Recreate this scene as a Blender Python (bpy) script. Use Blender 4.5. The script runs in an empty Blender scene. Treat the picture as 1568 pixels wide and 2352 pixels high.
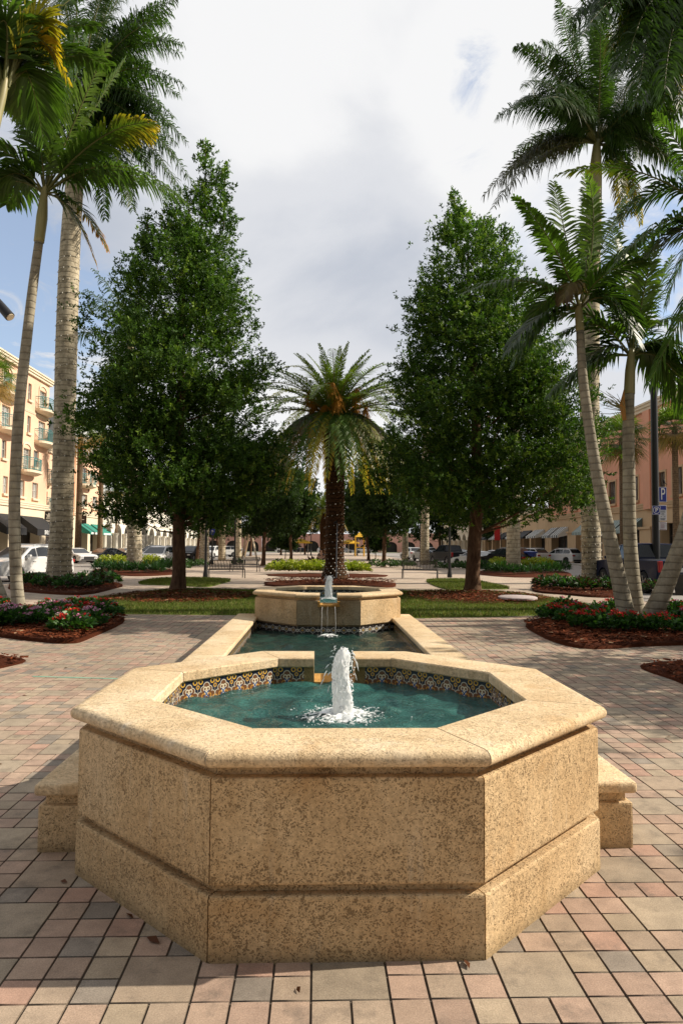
import bpy, bmesh, math, random
import numpy as np
from mathutils import Vector, Matrix

random.seed(11)
RNG = np.random.default_rng(7)
scene = bpy.context.scene
COL = scene.collection
rad = math.radians

# ------------------------------------------------------------------ camera model
CAM = (-0.125, 0.0, 1.58)
FPX, PITCH, YAW, ROLL = 1613.3, 0.0493, 0.0331, 0.0070     # focal length for a 1568 x 2352 frame
_F = Vector((math.sin(YAW)*math.cos(PITCH), math.cos(YAW)*math.cos(PITCH), math.sin(PITCH)))
_R0 = Vector((math.cos(YAW), -math.sin(YAW), 0)); _U0 = _R0.cross(_F)
_R = math.cos(ROLL)*_R0 + math.sin(ROLL)*_U0
_U = -math.sin(ROLL)*_R0 + math.cos(ROLL)*_U0
_C = Vector(CAM)

def _ray(u, v):
    return _F + _R*((u-784)/FPX) - _U*((v-1176)/FPX)
def G(u, v, z=0.0):
    d = _ray(u, v); return _C + d*((z-_C.z)/d.z)
def AT(u, v, y):
    d = _ray(u, v); return _C + d*((y-_C.y)/d.y)

# ------------------------------------------------------------------ object helpers
def link(o, parent=None):
    COL.objects.link(o)
    if parent is not None: o.parent = parent
    return o
def tag(o, label=None, cat=None, group=None, kind=None):
    if label: o['label'] = label
    if cat: o['category'] = cat
    if group: o['group'] = group
    if kind: o['kind'] = kind
    return o
def thing(name, label, cat, loc=(0, 0, 0), rotz=0.0, group=None):
    o = bpy.data.objects.new(name, None); o.empty_display_size = 0.2
    o.location = loc; o.rotation_euler = (0, 0, rotz)
    link(o); return tag(o, label, cat, group)
def dup(root, loc, rotz=None, label=None, group=None, scale=None):
    r = root.copy(); COL.objects.link(r); r.location = loc
    if rotz is not None: r.rotation_euler = (0, 0, rotz)
    if scale: r.scale = (scale,)*3
    if label: r['label'] = label
    if group: r['group'] = group
    for ch in list(root.children):
        c = ch.copy(); COL.objects.link(c); c.parent = r
        for g in list(ch.children):
            d = g.copy(); COL.objects.link(d); d.parent = c
    return r

class MB:
    """collects polygons, then links them as ONE mesh object"""
    def __init__(s): s.v = []; s.f = []; s.c = []
    def add(s, vs, fs, col=None):
        n = len(s.v); s.v += [tuple(p) for p in vs]; s.f += [tuple(i+n for i in f) for f in fs]
        if col is not None or s.c:
            s.c += [(1, 1, 1)]*(n-len(s.c)); s.c += [col or (1, 1, 1)]*len(vs)
        return s
    def box(s, c, d, rz=0.0, col=None, M=None):
        x, y, z = (k/2 for k in d)
        vs = [Vector((a*x, b*y, e*z)) for e in (-1, 1) for b in (-1, 1) for a in (-1, 1)]
        if rz: vs = [Matrix.Rotation(rz, 3, 'Z') @ p for p in vs]
        if M is not None: vs = [M @ p for p in vs]
        return s.add([p+Vector(c) for p in vs], [(0, 2, 3, 1), (4, 5, 7, 6), (0, 1, 5, 4), (2, 6, 7, 3), (0, 4, 6, 2), (1, 3, 7, 5)], col)
    def tube(s, pts, rads, n=8, caps=True, col=None):
        pts = [Vector(p) for p in pts]
        if not hasattr(rads, '__len__'): rads = [rads]*len(pts)
        vs = []; fs = []; m = len(pts); ref = None
        for i, p in enumerate(pts):
            t = (pts[min(i+1, m-1)]-pts[max(i-1, 0)]).normalized()
            if ref is None:
                ref = Vector((1, 0, 0)) if abs(t.x) < 0.8 else Vector((0, 1, 0))
            a = (ref - t*ref.dot(t)).normalized(); ref = a; b = t.cross(a)
            for k in range(n):
                an = 2*math.pi*k/n
                vs.append(p + (a*math.cos(an)+b*math.sin(an))*rads[i])
        for i in range(m-1):
            for k in range(n):
                k2 = (k+1) % n
                fs.append((i*n+k, i*n+k2, (i+1)*n+k2, (i+1)*n+k))
        if caps:
            fs.append(tuple(range(n))[::-1]); fs.append(tuple(range((m-1)*n, m*n)))
        return s.add(vs, fs, col)
    def bar(s, a, b, w, h=None, col=None):
        """square bar from a to b"""
        a = Vector(a); b = Vector(b); h = h or w
        t = (b-a).normalized(); r = Vector((0, 0, 1)) if abs(t.z) < 0.9 else Vector((1, 0, 0))
        p = t.cross(r).normalized()*w/2; q = p.normalized().cross(t).normalized()*h/2
        vs = [e+i*p+j*q for e in (a, b) for i, j in ((-1, -1), (1, -1), (1, 1), (-1, 1))]
        return s.add(vs, [(3, 2, 1, 0), (4, 5, 6, 7), (0, 1, 5, 4), (1, 2, 6, 5), (2, 3, 7, 6), (3, 0, 4, 7)], col)
    def lathe(s, prof, n=16, c=(0, 0, 0), col=None):
        vs = []; fs = []
        for r, z in prof:
            for k in range(n):
                a = 2*math.pi*k/n; vs.append((c[0]+r*math.cos(a), c[1]+r*math.sin(a), c[2]+z))
        m = len(prof)
        for i in range(m-1):
            for k in range(n):
                k2 = (k+1) % n; fs.append((i*n+k, i*n+k2, (i+1)*n+k2, (i+1)*n+k))
        fs.append(tuple(range(n))[::-1]); fs.append(tuple(range((m-1)*n, m*n)))
        return s.add(vs, fs, col)
    def prism(s, poly, z0, z1, col=None):
        n = len(poly)
        vs = [(x, y, z0) for x, y in poly]+[(x, y, z1) for x, y in poly]
        fs = [tuple(range(n))[::-1], tuple(range(n, 2*n))]+[(i, (i+1) % n, n+(i+1) % n, n+i) for i in range(n)]
        return s.add(vs, fs, col)
    def quad(s, a, b, c, d, col=None): return s.add([a, b, c, d], [(0, 1, 2, 3)], col)
    def build(s, name, mat, parent=None, smooth=False, bevel=0, seg=2, uv=None):
        me = bpy.data.meshes.new(name)
        me.from_pydata(s.v, [], s.f)
        if s.c:
            s.c += [(1, 1, 1)]*(len(s.v)-len(s.c))
            a = me.color_attributes.new('Col', 'FLOAT_COLOR', 'POINT')
            a.data.foreach_set('color', np.array([(*c, 1) for c in s.c], dtype=np.float32).ravel())
        if bevel:
            bm = bmesh.new(); bm.from_mesh(me)
            bmesh.ops.recalc_face_normals(bm, faces=bm.faces)
            es = [e for e in bm.edges if len(e.link_faces) == 2 and e.calc_face_angle() > 0.5]
            bmesh.ops.bevel(bm, geom=es, offset=bevel, segments=seg, profile=0.6, affect='EDGES', clamp_overlap=True)
            bm.to_mesh(me); bm.free()
        if uv is not None:
            l = me.uv_layers.new(name='UVMap')
            for i, p in enumerate(uv): l.data[i].uv = p
        if mat: me.materials.append(mat)
        if smooth:
            me.polygons.foreach_set('use_smooth', np.ones(len(me.polygons), bool))
            if smooth == 'auto': me.set_sharp_from_angle(angle=rad(38))
        me.update()
        return link(bpy.data.objects.new(name, me), parent)

def mesh_np(name, V, faces, mat, parent=None, col=None, smooth=False):
    """V (n,3); faces: list of int arrays (m,k)"""
    me = bpy.data.meshes.new(name)
    V = np.asarray(V, np.float32)
    me.vertices.add(len(V)); me.vertices.foreach_set('co', V.ravel())
    loops = np.concatenate([f.ravel() for f in faces]).astype(np.int32)
    tot = np.concatenate([np.full(len(f), f.shape[1]) for f in faces]).astype(np.int32)
    st = np.concatenate([[0], np.cumsum(tot)[:-1]]).astype(np.int32)
    me.loops.add(len(loops)); me.loops.foreach_set('vertex_index', loops)
    me.polygons.add(len(tot)); me.polygons.foreach_set('loop_start', st)
    me.polygons.foreach_set('loop_total', tot)
    if smooth: me.polygons.foreach_set('use_smooth', np.ones(len(tot), bool))
    if col is not None:
        a = me.color_attributes.new('Col', 'FLOAT_COLOR', 'POINT')
        c = np.ones((len(V), 4), np.float32); c[:, :3] = col
        a.data.foreach_set('color', c.ravel())
    me.materials.append(mat)
    me.update(calc_edges=True); me.validate()
    return link(bpy.data.objects.new(name, me), parent)

class NB:
    """numpy batches of leaf shaped polygons"""
    def __init__(s): s.V = []; s.F = {}; s.C = []; s.n = 0
    def add(s, V, C, *faces):
        V = np.asarray(V, float).reshape(-1, 3)
        s.V.append(V); s.C.append(np.broadcast_to(np.asarray(C, float), (len(V), 3)))
        for f in faces: s.F.setdefault(f.shape[1], []).append(f+s.n)
        s.n += len(V)
    def mbadd(s, mb, col):
        V = np.array(mb.v); by = {}
        for f in mb.f: by.setdefault(len(f), []).append(f)
        s.add(V, col, *[np.array(x) for x in by.values()])
    def build(s, name, mat, parent=None, off=(0, 0, 0), smooth=False):
        return mesh_np(name, np.concatenate(s.V)-np.array(off), [np.concatenate(x) for x in s.F.values()], mat, parent, np.concatenate(s.C), smooth)

# ------------------------------------------------------------------ node helpers
class X:
    """a float socket with arithmetic"""
    def __init__(s, nt, sock): s.nt = nt; s.s = sock
    def _op(s, op, *o):
        n = s.nt.nodes.new('ShaderNodeMath'); n.operation = op
        for i, a in enumerate((s,)+o):
            if isinstance(a, X): s.nt.links.new(a.s, n.inputs[i])
            elif isinstance(a, bpy.types.NodeSocket): s.nt.links.new(a, n.inputs[i])
            else: n.inputs[i].default_value = a
        return X(s.nt, n.outputs[0])
    def __add__(s, o): return s._op('ADD', o)
    def __sub__(s, o): return s._op('SUBTRACT', o)
    def __mul__(s, o): return s._op('MULTIPLY', o)
    def abs(s): return s._op('ABSOLUTE')
    def lt(s, o): return s._op('LESS_THAN', o)
    def gt(s, o): return s._op('GREATER_THAN', o)
    def fract(s): return s._op('FRACT')
    def sqrt(s): return s._op('SQRT')
    def mx(s, o): return s._op('MAXIMUM', o)
    def mn(s, o): return s._op('MINIMUM', o)
def dist(x, y, a, b):
    dx = x-a; dy = y-b; return (dx*dx+dy*dy).sqrt()
def ring(d, r, w): return (d-r).abs().lt(w)

class Mat:
    def __init__(s, name, color=(.5, .5, .5), rough=.6, metal=0, spec=.5):
        s.m = bpy.data.materials.new(name); s.m.use_nodes = True; s.nt = s.m.node_tree
        s.b = s.nt.nodes['Principled BSDF']
        s.b.inputs['Base Color'].default_value = (*color, 1); s.b.inputs['Roughness'].default_value = rough
        s.b.inputs['Metallic'].default_value = metal; s.b.inputs['Specular IOR Level'].default_value = spec
    def node(s, t, **kw):
        n = s.nt.nodes.new(t)
        for k, v in kw.items():
            if hasattr(n, k): setattr(n, k, v)
            else: n.inputs[k].default_value = v
        return n
    def L(s, a, b): s.nt.links.new(a, b)
    def pos(s, scale=(1, 1, 1)):
        g = s.node('ShaderNodeNewGeometry')
        if scale == (1, 1, 1): return g.outputs['Position']
        m = s.node('ShaderNodeVectorMath', operation='MULTIPLY'); m.inputs[1].default_value = scale
        s.L(g.outputs['Position'], m.inputs[0]); return m.outputs[0]
    def objc(s):
        return s.node('ShaderNodeTexCoord').outputs['Object']
    def noise(s, scale, detail=4, rough=.55, vec=None, dist=0):
        n = s.node('ShaderNodeTexNoise'); n.inputs['Scale'].default_value = scale
        n.inputs['Detail'].default_value = detail; n.inputs['Roughness'].default_value = rough
        n.inputs['Distortion'].default_value = dist
        s.L(vec or s.pos(), n.inputs['Vector']); return n.outputs['Fac']
    def voro(s, scale, vec=None, feature='F1', out='Distance'):
        n = s.node('ShaderNodeTexVoronoi'); n.feature = feature; n.inputs['Scale'].default_value = scale
        s.L(vec or s.pos(), n.inputs['Vector']); return n.outputs[out]
    def ramp(s, fac, stops, interp='LINEAR'):
        n = s.node('ShaderNodeValToRGB'); n.color_ramp.interpolation = interp
        e = n.color_ramp.elements
        while len(e) < len(stops): e.new(0.5)
        for i, (p, c) in enumerate(stops):
            e[i].position = p
            e[i].color = (c, c, c, 1) if not hasattr(c, '__len__') else (*c, 1)
        s.L(fac, n.inputs[0]); return n.outputs[0]
    def mix(s, fac, a, b, mode='MIX'):
        n = s.node('ShaderNodeMix'); n.data_type = 'RGBA'; n.blend_type = mode
        for v, i in ((fac, 0), (a, 6), (b, 7)):
            if hasattr(v, 'is_linked') or isinstance(v, bpy.types.NodeSocket): s.L(v, n.inputs[i])
            else: n.inputs[i].default_value = v if i == 0 else (*v, 1)
        return n.outputs[2]
    def color(s, sock): s.L(sock, s.b.inputs['Base Color']); return s
    def bump(s, h, strength=.3, dist_=.01, prev=None):
        n = s.node('ShaderNodeBump'); n.inputs['Strength'].default_value = strength; n.inputs['Distance'].default_value = dist_
        s.L(h, n.inputs['Height'])
        if prev is not None: s.L(prev, n.inputs['Normal'])
        s.L(n.outputs[0], s.b.inputs['Normal']); return n.outputs[0]
    def attr(s, name='Col'):
        return s.node('ShaderNodeVertexColor', layer_name=name).outputs['Color']
    def x(s, sock): return X(s.nt, sock)

def plain(name, c, rough=.6, metal=0, var=.12, scale=6, spec=.5, bump=0):
    M = Mat(name, c, rough, metal, spec)
    f = M.noise(scale, 5)
    lo = tuple(k*(1-var) for k in c); hi = tuple(min(1, k*(1+var)) for k in c)
    M.color(M.ramp(f, [(.3, lo), (.7, hi)]))
    if bump: M.bump(M.noise(scale*8, 4), bump, .01)
    return M.m

# ------------------------------------------------------------------ materials
def stone_mat(name, tint=(1, 1, 1), wet=False, pits=1.0):
    M = Mat(name, rough=.85, spec=.25)
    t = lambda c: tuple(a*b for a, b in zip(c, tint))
    p = M.pos()
    base = M.ramp(M.noise(1.6, 5, .6), [(.3, t((.56, .375, .19))), (.52, t((.69, .495, .275))), (.72, t((.77, .59, .365)))])
    fine = M.ramp(M.noise(55, 6, .75), [(.3, .60), (.7, 1.18)])
    base = M.mix(1.0, base, fine, 'MULTIPLY')
    st = M.ramp(M.noise(2.6, 4, .65, dist=.4), [(.56, 0), (.72, 1)])
    base = M.mix(M.x(st)._op('MULTIPLY', .45).s, base, t((.45, .25, .09)))
    pale = M.ramp(M.noise(3.3, 5, .6, vec=M.pos((1, 1, .6))), [(.6, 0), (.75, 1)])
    base = M.mix(M.x(pale)._op('MULTIPLY', .4).s, base, t((.70, .58, .40)))
    # pits of the coral stone, at three sizes, with ragged outlines
    wn_ = M.node('ShaderNodeTexNoise'); wn_.inputs['Scale'].default_value = 40; wn_.inputs['Detail'].default_value = 3; M.L(p, wn_.inputs['Vector'])
    ws = M.node('ShaderNodeVectorMath', operation='SCALE'); ws.inputs['Scale'].default_value = .03; M.L(wn_.outputs['Color'], ws.inputs[0])
    wa = M.node('ShaderNodeVectorMath', operation='ADD'); M.L(p, wa.inputs[0]); M.L(ws.outputs[0], wa.inputs[1]); wv = wa.outputs[0]
    lowf = M.x(M.noise(2.3, 4, .6, vec=M.pos((1, 1, 1.6))))
    def pit(scale, thr, w, m):
        d = M.x(M.voro(scale, vec=wv)); n = M.x(M.noise(scale*.28, 3, .6)); n2 = M.x(M.noise(scale*1.9, 3, .6))
        k = d + n2*.6 - .27
        dens = (n-.5)*m + (lowf-.5)*.42
        return M.ramp((k-dens).s, [(thr-w, 1), (thr+w, 0)])
    p1 = pit(68, .18, .05, .95); p2 = pit(125, .27, .07, 1.0); p3 = pit(21, .10, .025, .5)
    allp = M.x(p1).mx(p2).mx(p3)
    base = M.mix((allp*(.62*pits)).s, base, t((.14, .082, .033)))
    # rain streaks and lime running down the faces
    sk = M.ramp(M.noise(7, 4, .6, vec=M.pos((1, 1, .12))), [(.55, 0), (.70, 1)])
    base = M.mix((M.x(sk)*.30).s, base, t((.34, .21, .09)))
    lk = M.ramp(M.noise(9, 5, .65, vec=M.pos((1.1, 1.1, .16))), [(.60, 0), (.72, 1)])
    base = M.mix((M.x(lk)*.35).s, base, t((.72, .62, .46)))
    # grime in the lowest centimetres
    sep = M.node('ShaderNodeSeparateXYZ'); M.L(p, sep.inputs[0])
    gr = (M.x(M.ramp(sep.outputs['Z'], [(0, 1), (.07, 0)]))*.55).s
    base = M.mix(gr, base, t((.20, .14, .07)))
    if wet:
        w = M.ramp(M.noise(5, 4), [(.35, 0), (.6, 1)])
        base = M.mix(M.x(w)._op('MULTIPLY', .8).s, base, (.13, .09, .02)); M.b.inputs['Roughness'].default_value = .45
    M.color(base)
    h = (M.x(M.noise(120, 5, .7))*.35 + M.x(M.noise(30, 3, .6))*.35 - allp*.9)
    M.bump(h.s, .85, .008)
    return M.m
STONE = stone_mat('coral_stone')
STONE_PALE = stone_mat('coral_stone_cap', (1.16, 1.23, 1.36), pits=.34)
STONE_WET = stone_mat('coral_stone_wet', (.62, .62, .5), wet=True)
STONE_GREY = stone_mat('coral_stone_grey', (.60, .68, .78))
MORTAR = plain('mortar', (.42, .36, .27), .9, var=.2, scale=20)
SANDJOINT = plain('joint_sand', (.12, .095, .07), .95, var=.4, scale=12)

def paver_mat():
    M = Mat('concrete_pavers', rough=.82, spec=.3)
    c = M.attr()
    c = M.mix(1.0, c, M.ramp(M.noise(9, 5, .6), [(.3, .82), (.7, 1.14)]), 'MULTIPLY')
    c = M.mix(1.0, c, M.ramp(M.noise(170, 4, .8), [(.3, .62), (.55, 1.0), (.72, 1.3)]), 'MULTIPLY')
    sp = M.ramp(M.voro(130), [(.10, 1), (.17, 0)])
    c = M.mix((M.x(sp)*.42).s, c, (.62, .55, .46))
    wn_ = M.ramp(M.noise(.5, 5, .65), [(.35, .82), (.7, 1.12)]); c = M.mix(1.0, c, wn_, 'MULTIPLY')
    st = M.ramp(M.noise(3.8, 7, .76), [(.52, 0), (.68, 1)])
    c = M.mix((M.x(st)*.62).s, c, (.12, .10, .08))
    M.color(c)
    M.bump((M.x(M.noise(220, 4, .7))*.6+M.x(M.noise(40, 3))*.4).s, .5, .003)
    return M.m
PAVER = paver_mat()

def plaza_mat():
    M = Mat('plaza_concrete', rough=.85, spec=.3)
    v = M.pos((1, 1, 0))
    br = M.node('ShaderNodeTexBrick'); M.L(v, br.inputs['Vector'])
    br.inputs['Scale'].default_value = 1.0; br.inputs['Brick Width'].default_value = .42; br.inputs['Row Height'].default_value = .28
    br.inputs['Mortar Size'].default_value = .008
    br.inputs['Color1'].default_value = (.50, .41, .31, 1); br.inputs['Color2'].default_value = (.42, .32, .25, 1)
    br.inputs['Mortar'].default_value = (.25, .2, .15, 1)
    c = M.mix(1.0, br.outputs['Color'], M.ramp(M.noise(.8, 5), [(.3, .85), (.7, 1.12)]), 'MULTIPLY')
    M.color(c); return M.m
PLAZA = plaza_mat()
ROADM = plain('road_concrete', (.30, .275, .25), .85, var=.14, scale=1.2)
WALKM = plain('sidewalk_concrete', (.40, .37, .32), .85, var=.1, scale=1.0)
GROUNDM = plain('distant_ground', (.16, .17, .09), .95, var=.25, scale=.2)
KERBRED = plain('red_kerb_paint', (.42, .06, .05), .7, var=.25, scale=5)
WHITEP = plain('white_road_paint', (.7, .7, .66), .7, var=.1)
CHALK = plain('green_chalk', (.22, .42, .30), .9, var=.3, scale=20)

def leafmat(name, rough=.42, trans=.25, spec=.5, var=.35, tintback=(1.1, 1.25, .5)):
    M = Mat(name, rough=rough, spec=spec)
    c = M.mix(1.0, M.attr(), M.ramp(M.noise(1.7, 3), [(.3, 1-var), (.7, 1+var)]), 'MULTIPLY')
    M.color(c)
    t = M.node('ShaderNodeBsdfTranslucent')
    M.L(M.mix(1.0, c, tintback, 'MULTIPLY'), t.inputs['Color'])
    mx = M.node('ShaderNodeMixShader'); mx.inputs[0].default_value = trans
    M.L(M.b.outputs[0], mx.inputs[1]); M.L(t.outputs[0], mx.inputs[2])
    M.L(mx.outputs[0], M.nt.nodes['Material Output'].inputs['Surface'])
    return M.m
LEAF = leafmat('oak_leaf', .55, .28, .18)
FROND = leafmat('palm_leaf', .42, .42, .35, .2)
SHRUB = leafmat('shrub_leaf', .45, .3, .4, .2)
GRASS = leafmat('grass_blade', .6, .3, .2, .3)
PETAL = leafmat('petal', .6, .3, .2, .1, (1, 1, 1))
FRUITM = leafmat('palm_fruit', .6, .1, .3, .2, (1, 1, 1))

def lawn_mat():
    M = Mat('lawn_soil', rough=.95, spec=.1)
    c = M.ramp(M.noise(40, 5, .7), [(.3, (.07, .105, .016)), (.7, (.16, .19, .04))])
    d = M.ramp(M.noise(.9, 5, .7), [(.55, 0), (.75, 1)])
    M.color(M.mix((M.x(d)*.7).s, c, (.20, .15, .06))); M.bump(M.noise(90, 4), .8, .02); return M.m
LAWN = lawn_mat()
def mulch_mat():
    M = Mat('red_mulch', rough=.95, spec=.1)
    c = M.ramp(M.noise(60, 6, .8), [(.28, (.022, .007, .003)), (.55, (.10, .026, .010)), (.78, (.20, .065, .026))])
    M.color(c); M.bump(M.noise(45, 6, .8), 1.0, .04); return M.m
MULCH = mulch_mat()
CHIPM = leafmat('mulch_chip', .9, 0.0, .1, .4)

def bark_mat(name, c1, c2, scale=6, rings=0, lichen=0, stretch=(1, 1, .25), bump=.6):
    M = Mat(name, rough=.9, spec=.15)
    v = M.pos(stretch)
    c = M.ramp(M.noise(scale, 6, .65, vec=v), [(.3, c1), (.7, c2)])
    if lichen:
        c = M.mix((M.x(M.ramp(M.noise(3.2, 5, .7), [(.52, 0), (.66, 1)]))*lichen).s, c, (.10, .085, .06))
        c = M.mix((M.x(M.ramp(M.noise(2.1, 5, .7, vec=M.pos((1, 1, .4))), [(.56, 0), (.68, 1)]))*.5).s, c, (.52, .44, .28))
    if rings:
        sep = M.node('ShaderNodeSeparateXYZ'); M.L(M.pos(), sep.inputs[0])
        z = M.x(sep.outputs['Z']) + M.x(M.noise(1.6, 2))*.12
        r = (z*rings).fract()
        ln = M.ramp(r.s, [(0, 1), (.10, .55), (.2, 0), (.92, 0), (1, 1)])
        c = M.mix((M.x(ln)*(.6 if scale > 5.5 or rings < 5 else .38)).s, c, tuple(k*.35 for k in c1))
        M.color(c); M.bump((M.x(ln)*-.7+M.x(M.noise(scale*2, 5, .7, vec=v))*.5).s, bump, .03)
    else:
        M.color(c); M.bump(M.noise(scale*2, 6, .7, vec=v), bump, .04)
    return M.m
BARK = bark_mat('oak_bark', (.055, .03, .018), (.19, .11, .065), 9)
ROYALBARK = bark_mat('royal_palm_bark', (.32, .265, .18), (.64, .56, .41), 5, 4.2, .75, (1, 1, .7))
SLIMBARK = bark_mat('slim_palm_bark', (.22, .19, .14), (.44, .395, .30), 5, 6.0, .35, (1, 1, .5))
SLIMDARK = bark_mat('slim_palm_bark_dark', (.13, .10, .07), (.28, .22, .16), 5, 8.0, .5, (1, 1, .5))
DATEBARK = bark_mat('date_palm_bark', (.025, .012, .006), (.13, .065, .03), 14, 5.0, 0, (1, 1, 1), 1.0)
FANBARK = bark_mat('fan_palm_bark', (.10, .065, .04), (.26, .18, .11), 10, 7.0, 0, (1, 1, .6), .9)
def shaft_mat():
    M = Mat('crownshaft', rough=.5)
    M.color(M.ramp(M.noise(3, 4, .6, vec=M.pos((1.5, 1.5, .25))), [(.3, (.20, .20, .07)), (.55, (.36, .32, .15)), (.75, (.42, .33, .17))])); return M.m
SHAFT = shaft_mat()
BLACKM = plain('black_metal', (.012, .012, .013), .4, var=.2)
BENCHM = plain('bench_metal', (.03, .027, .024), .45, var=.3, scale=3)
BULB = plain('bulb_glass', (.85, .82, .74), .3, var=.05)
WIRE = plain('light_wire', (.02, .03, .015), .7, var=.2)
GREYM = plain('grey_metal', (.35, .36, .37), .4, .6, var=.1)
YELLOWM = plain('yellow_canvas', (.80, .47, .03), .7, var=.08)
BLUEBIN = plain('blue_plastic', (.02, .05, .28), .4, var=.15)
WOODM = plain('stake_wood', (.45, .35, .23), .85, var=.2, scale=10)
# ================================================================== GROUND
def sheet(name, pts, z, mat, kind='structure', thick=0.0):
    """flat polygon at height z; with thick > 0 it gets vertical sides (a kerb)"""
    m = MB(); n = len(pts)
    m.add([(x, y, z) for x, y in pts], [tuple(range(n))])
    if thick:
        a = [(x, y, z) for x, y in pts]; b = [(x, y, z-thick) for x, y in pts]
        m.add(a+b, [(i, n+i, n+(i+1) % n, (i+1) % n) for i in range(n)])
    o = m.build(name, mat); return tag(o, kind=kind)

def smooth_poly(pts, n=6):
    """closed Catmull-Rom through pts"""
    out = []; k = len(pts); P = [Vector((p[0], p[1], 0)) for p in pts]
    for i in range(k):
        a, b, c, d = P[i-1], P[i], P[(i+1) % k], P[(i+2) % k]
        for j in range(n):
            t = j/n
            q = .5*((2*b)+(c-a)*t+(2*a-5*b+4*c-d)*t*t+(3*b-a-3*c+d)*t**3)
            out.append((q.x, q.y))
    return out
def inside(x, y, poly):
    r = False; j = len(poly)-1
    for i in range(len(poly)):
        xi, yi = poly[i]; xj, yj = poly[j]
        if (yi > y) != (yj > y) and x < (xj-xi)*(y-yi)/(yj-yi)+xi: r = not r
        j = i
    return r

sheet('ground', [(-900, -60), (900, -60), (900, 1500), (-900, 1500)], -.16, GROUNDM)
sheet('road', [(-24.6, -30), (-9.5, -30), (-9.5, 190), (-24.6, 190)], -.13, ROADM)
sheet('road', [(9.5, -30), (25.6, -30), (25.6, 190), (9.5, 190)], -.13, ROADM)
sheet('road', [(-60, 182), (60, 182), (60, 196), (-60, 196)], -.126, ROADM)
sheet('pavement', [(-40, -30), (-24.6, -30), (-24.6, 190), (-40, 190)], 0, WALKM, thick=.15)
sheet('pavement', [(25.6, -30), (42, -30), (42, 190), (25.6, 190)], 0, WALKM, thick=.15)
PL = [(-11.4, -14), (9.7, -14), (9.9, 24), (11.3, 30), (12.4, 36), (14.4, 40), (14.6, 48), (11.4, 53), (11.4, 150),
      (7, 180), (-7, 180), (-11.0, 150), (-11.4, 53), (-14.6, 50), (-14.6, 46), (-12.9, 42), (-12.6, 28), (-11.4, 20)]
sheet('plaza_paving', PL, -.012, PLAZA, thick=.14)
# sand bed under the loose pavers
sheet('paving_bed', [(-8.4, 1.2), (8.4, 1.2), (8.4, 16.2), (-8.4, 16.2)], -.0085, SANDJOINT)
for pts in ([(-14.62, 46), (-14.62, 50), (-14.45, 50), (-14.45, 46)], [(14.42, 40), (14.62, 48), (14.45, 48), (14.25, 40)]):
    sheet('kerb', pts, .004, KERBRED, thick=.144)
for x in (-20.6, 21.4):
    for k in range(12):
        y = 30+k*5.6
        sheet('road_marking', [(x-.05+ (2.0 if x < 0 else -2.0), y-1.4), (x+.05+(2.0 if x < 0 else -2.0), y-1.4), (x+.05, y+1.4), (x-.05, y+1.4)], -.122, WHITEP)

# the pavers themselves: large squares set among small ones
def build_pavers():
    m = .1392; g = .0024; bev = .0026
    Vs = []; Fs = []; Cs = []; n = 0
    pal = [((.33, .215, .165), 30), ((.345, .235, .175), 22), ((.30, .225, .165), 18), ((.37, .205, .155), 12), ((.335, .265, .185), 12), ((.165, .15, .135), 13), ((.225, .195, .16), 6)]
    cols = [c for c, w in pal for _ in range(w)]
    big = [(.30, .245, .175), (.275, .225, .165), (.31, .235, .17), (.255, .21, .155)]
    rr = random.Random(5)
    def put(x0, x1, y0, y1, c):
        nonlocal n
        cy = (y0+y1)/2; cx = (x0+x1)/2
        if abs(cx) > .60*cy+2.3: return
        if abs(cx) > 8.35: return
        k = rr.uniform(1.16, 1.42); c = (c[0]*k*1.0, c[1]*k*1.0, c[2]*k*.98)
        dz = rr.uniform(-.0010, .0010); tx = rr.uniform(-.0006, .0006)
        a0, a1, b0, b1 = x0+g, x1-g, y0+g, y1-g
        c0, c1, d0, d1 = a0+bev, a1-bev, b0+bev, b1-bev
        Vs.extend([(c0, d0, dz-tx), (c1, d0, dz+tx), (c1, d1, dz+tx), (c0, d1, dz-tx), (c0, d0, dz-tx), (c1, d0, dz+tx), (c1, d1, dz+tx), (c0, d1, dz-tx), (a0, b0, -.0078), (a1, b0, -.0078), (a1, b1, -.0078), (a0, b1, -.0078)])
        Fs.extend([(n, n+1, n+2, n+3), (n+8, n+9, n+5, n+4), (n+9, n+10, n+6, n+5), (n+10, n+11, n+7, n+6), (n+11, n+8, n+4, n+7)])
        c = tuple(a*.64+b*.36*k for a, b in zip(c, (.345, .275, .205))); d_ = tuple(a*.55 for a in c); e_ = tuple(a*.24 for a in c); Cs.extend([c]*4+[d_]*4+[e_]*4); n += 12
    y = 2.53 - 3*m*3
    band = 0
    while y < 16.0:
        sh = -.14 + rr.choice([0, 0, 0, .004]) - 5*m*14
        sh += m*(1, 3, 0, 0, 0, 0, 2, 4)[band % 8]
        for k in range(28):
            x = sh+5*m*k
            put(x, x+2*m, y, y+2*m, rr.choice(big))
            if rr.random() < .03:
                put(x+2*m, x+4*m, y, y+2*m, rr.choice(big)); cs = [4]
            else: cs = [2, 3, 4]
            for j in cs:
                put(x+j*m, x+(j+1)*m, y, y+m, rr.choice(cols)); put(x+j*m, x+(j+1)*m, y+m, y+2*m, rr.choice(cols))
        off = sh + rr.choice([0, 0, -.05, .05])*m
        for k in range(140):
            x = off+m*k
            put(x, x+m, y+2*m, y+3*m, rr.choice(cols))
        y += 3*m; band += 1
    o = mesh_np('pavers', np.array(Vs), [np.array(Fs)], PAVER, col=np.array(Cs)); tag(o, kind='structure')
build_pavers()
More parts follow.
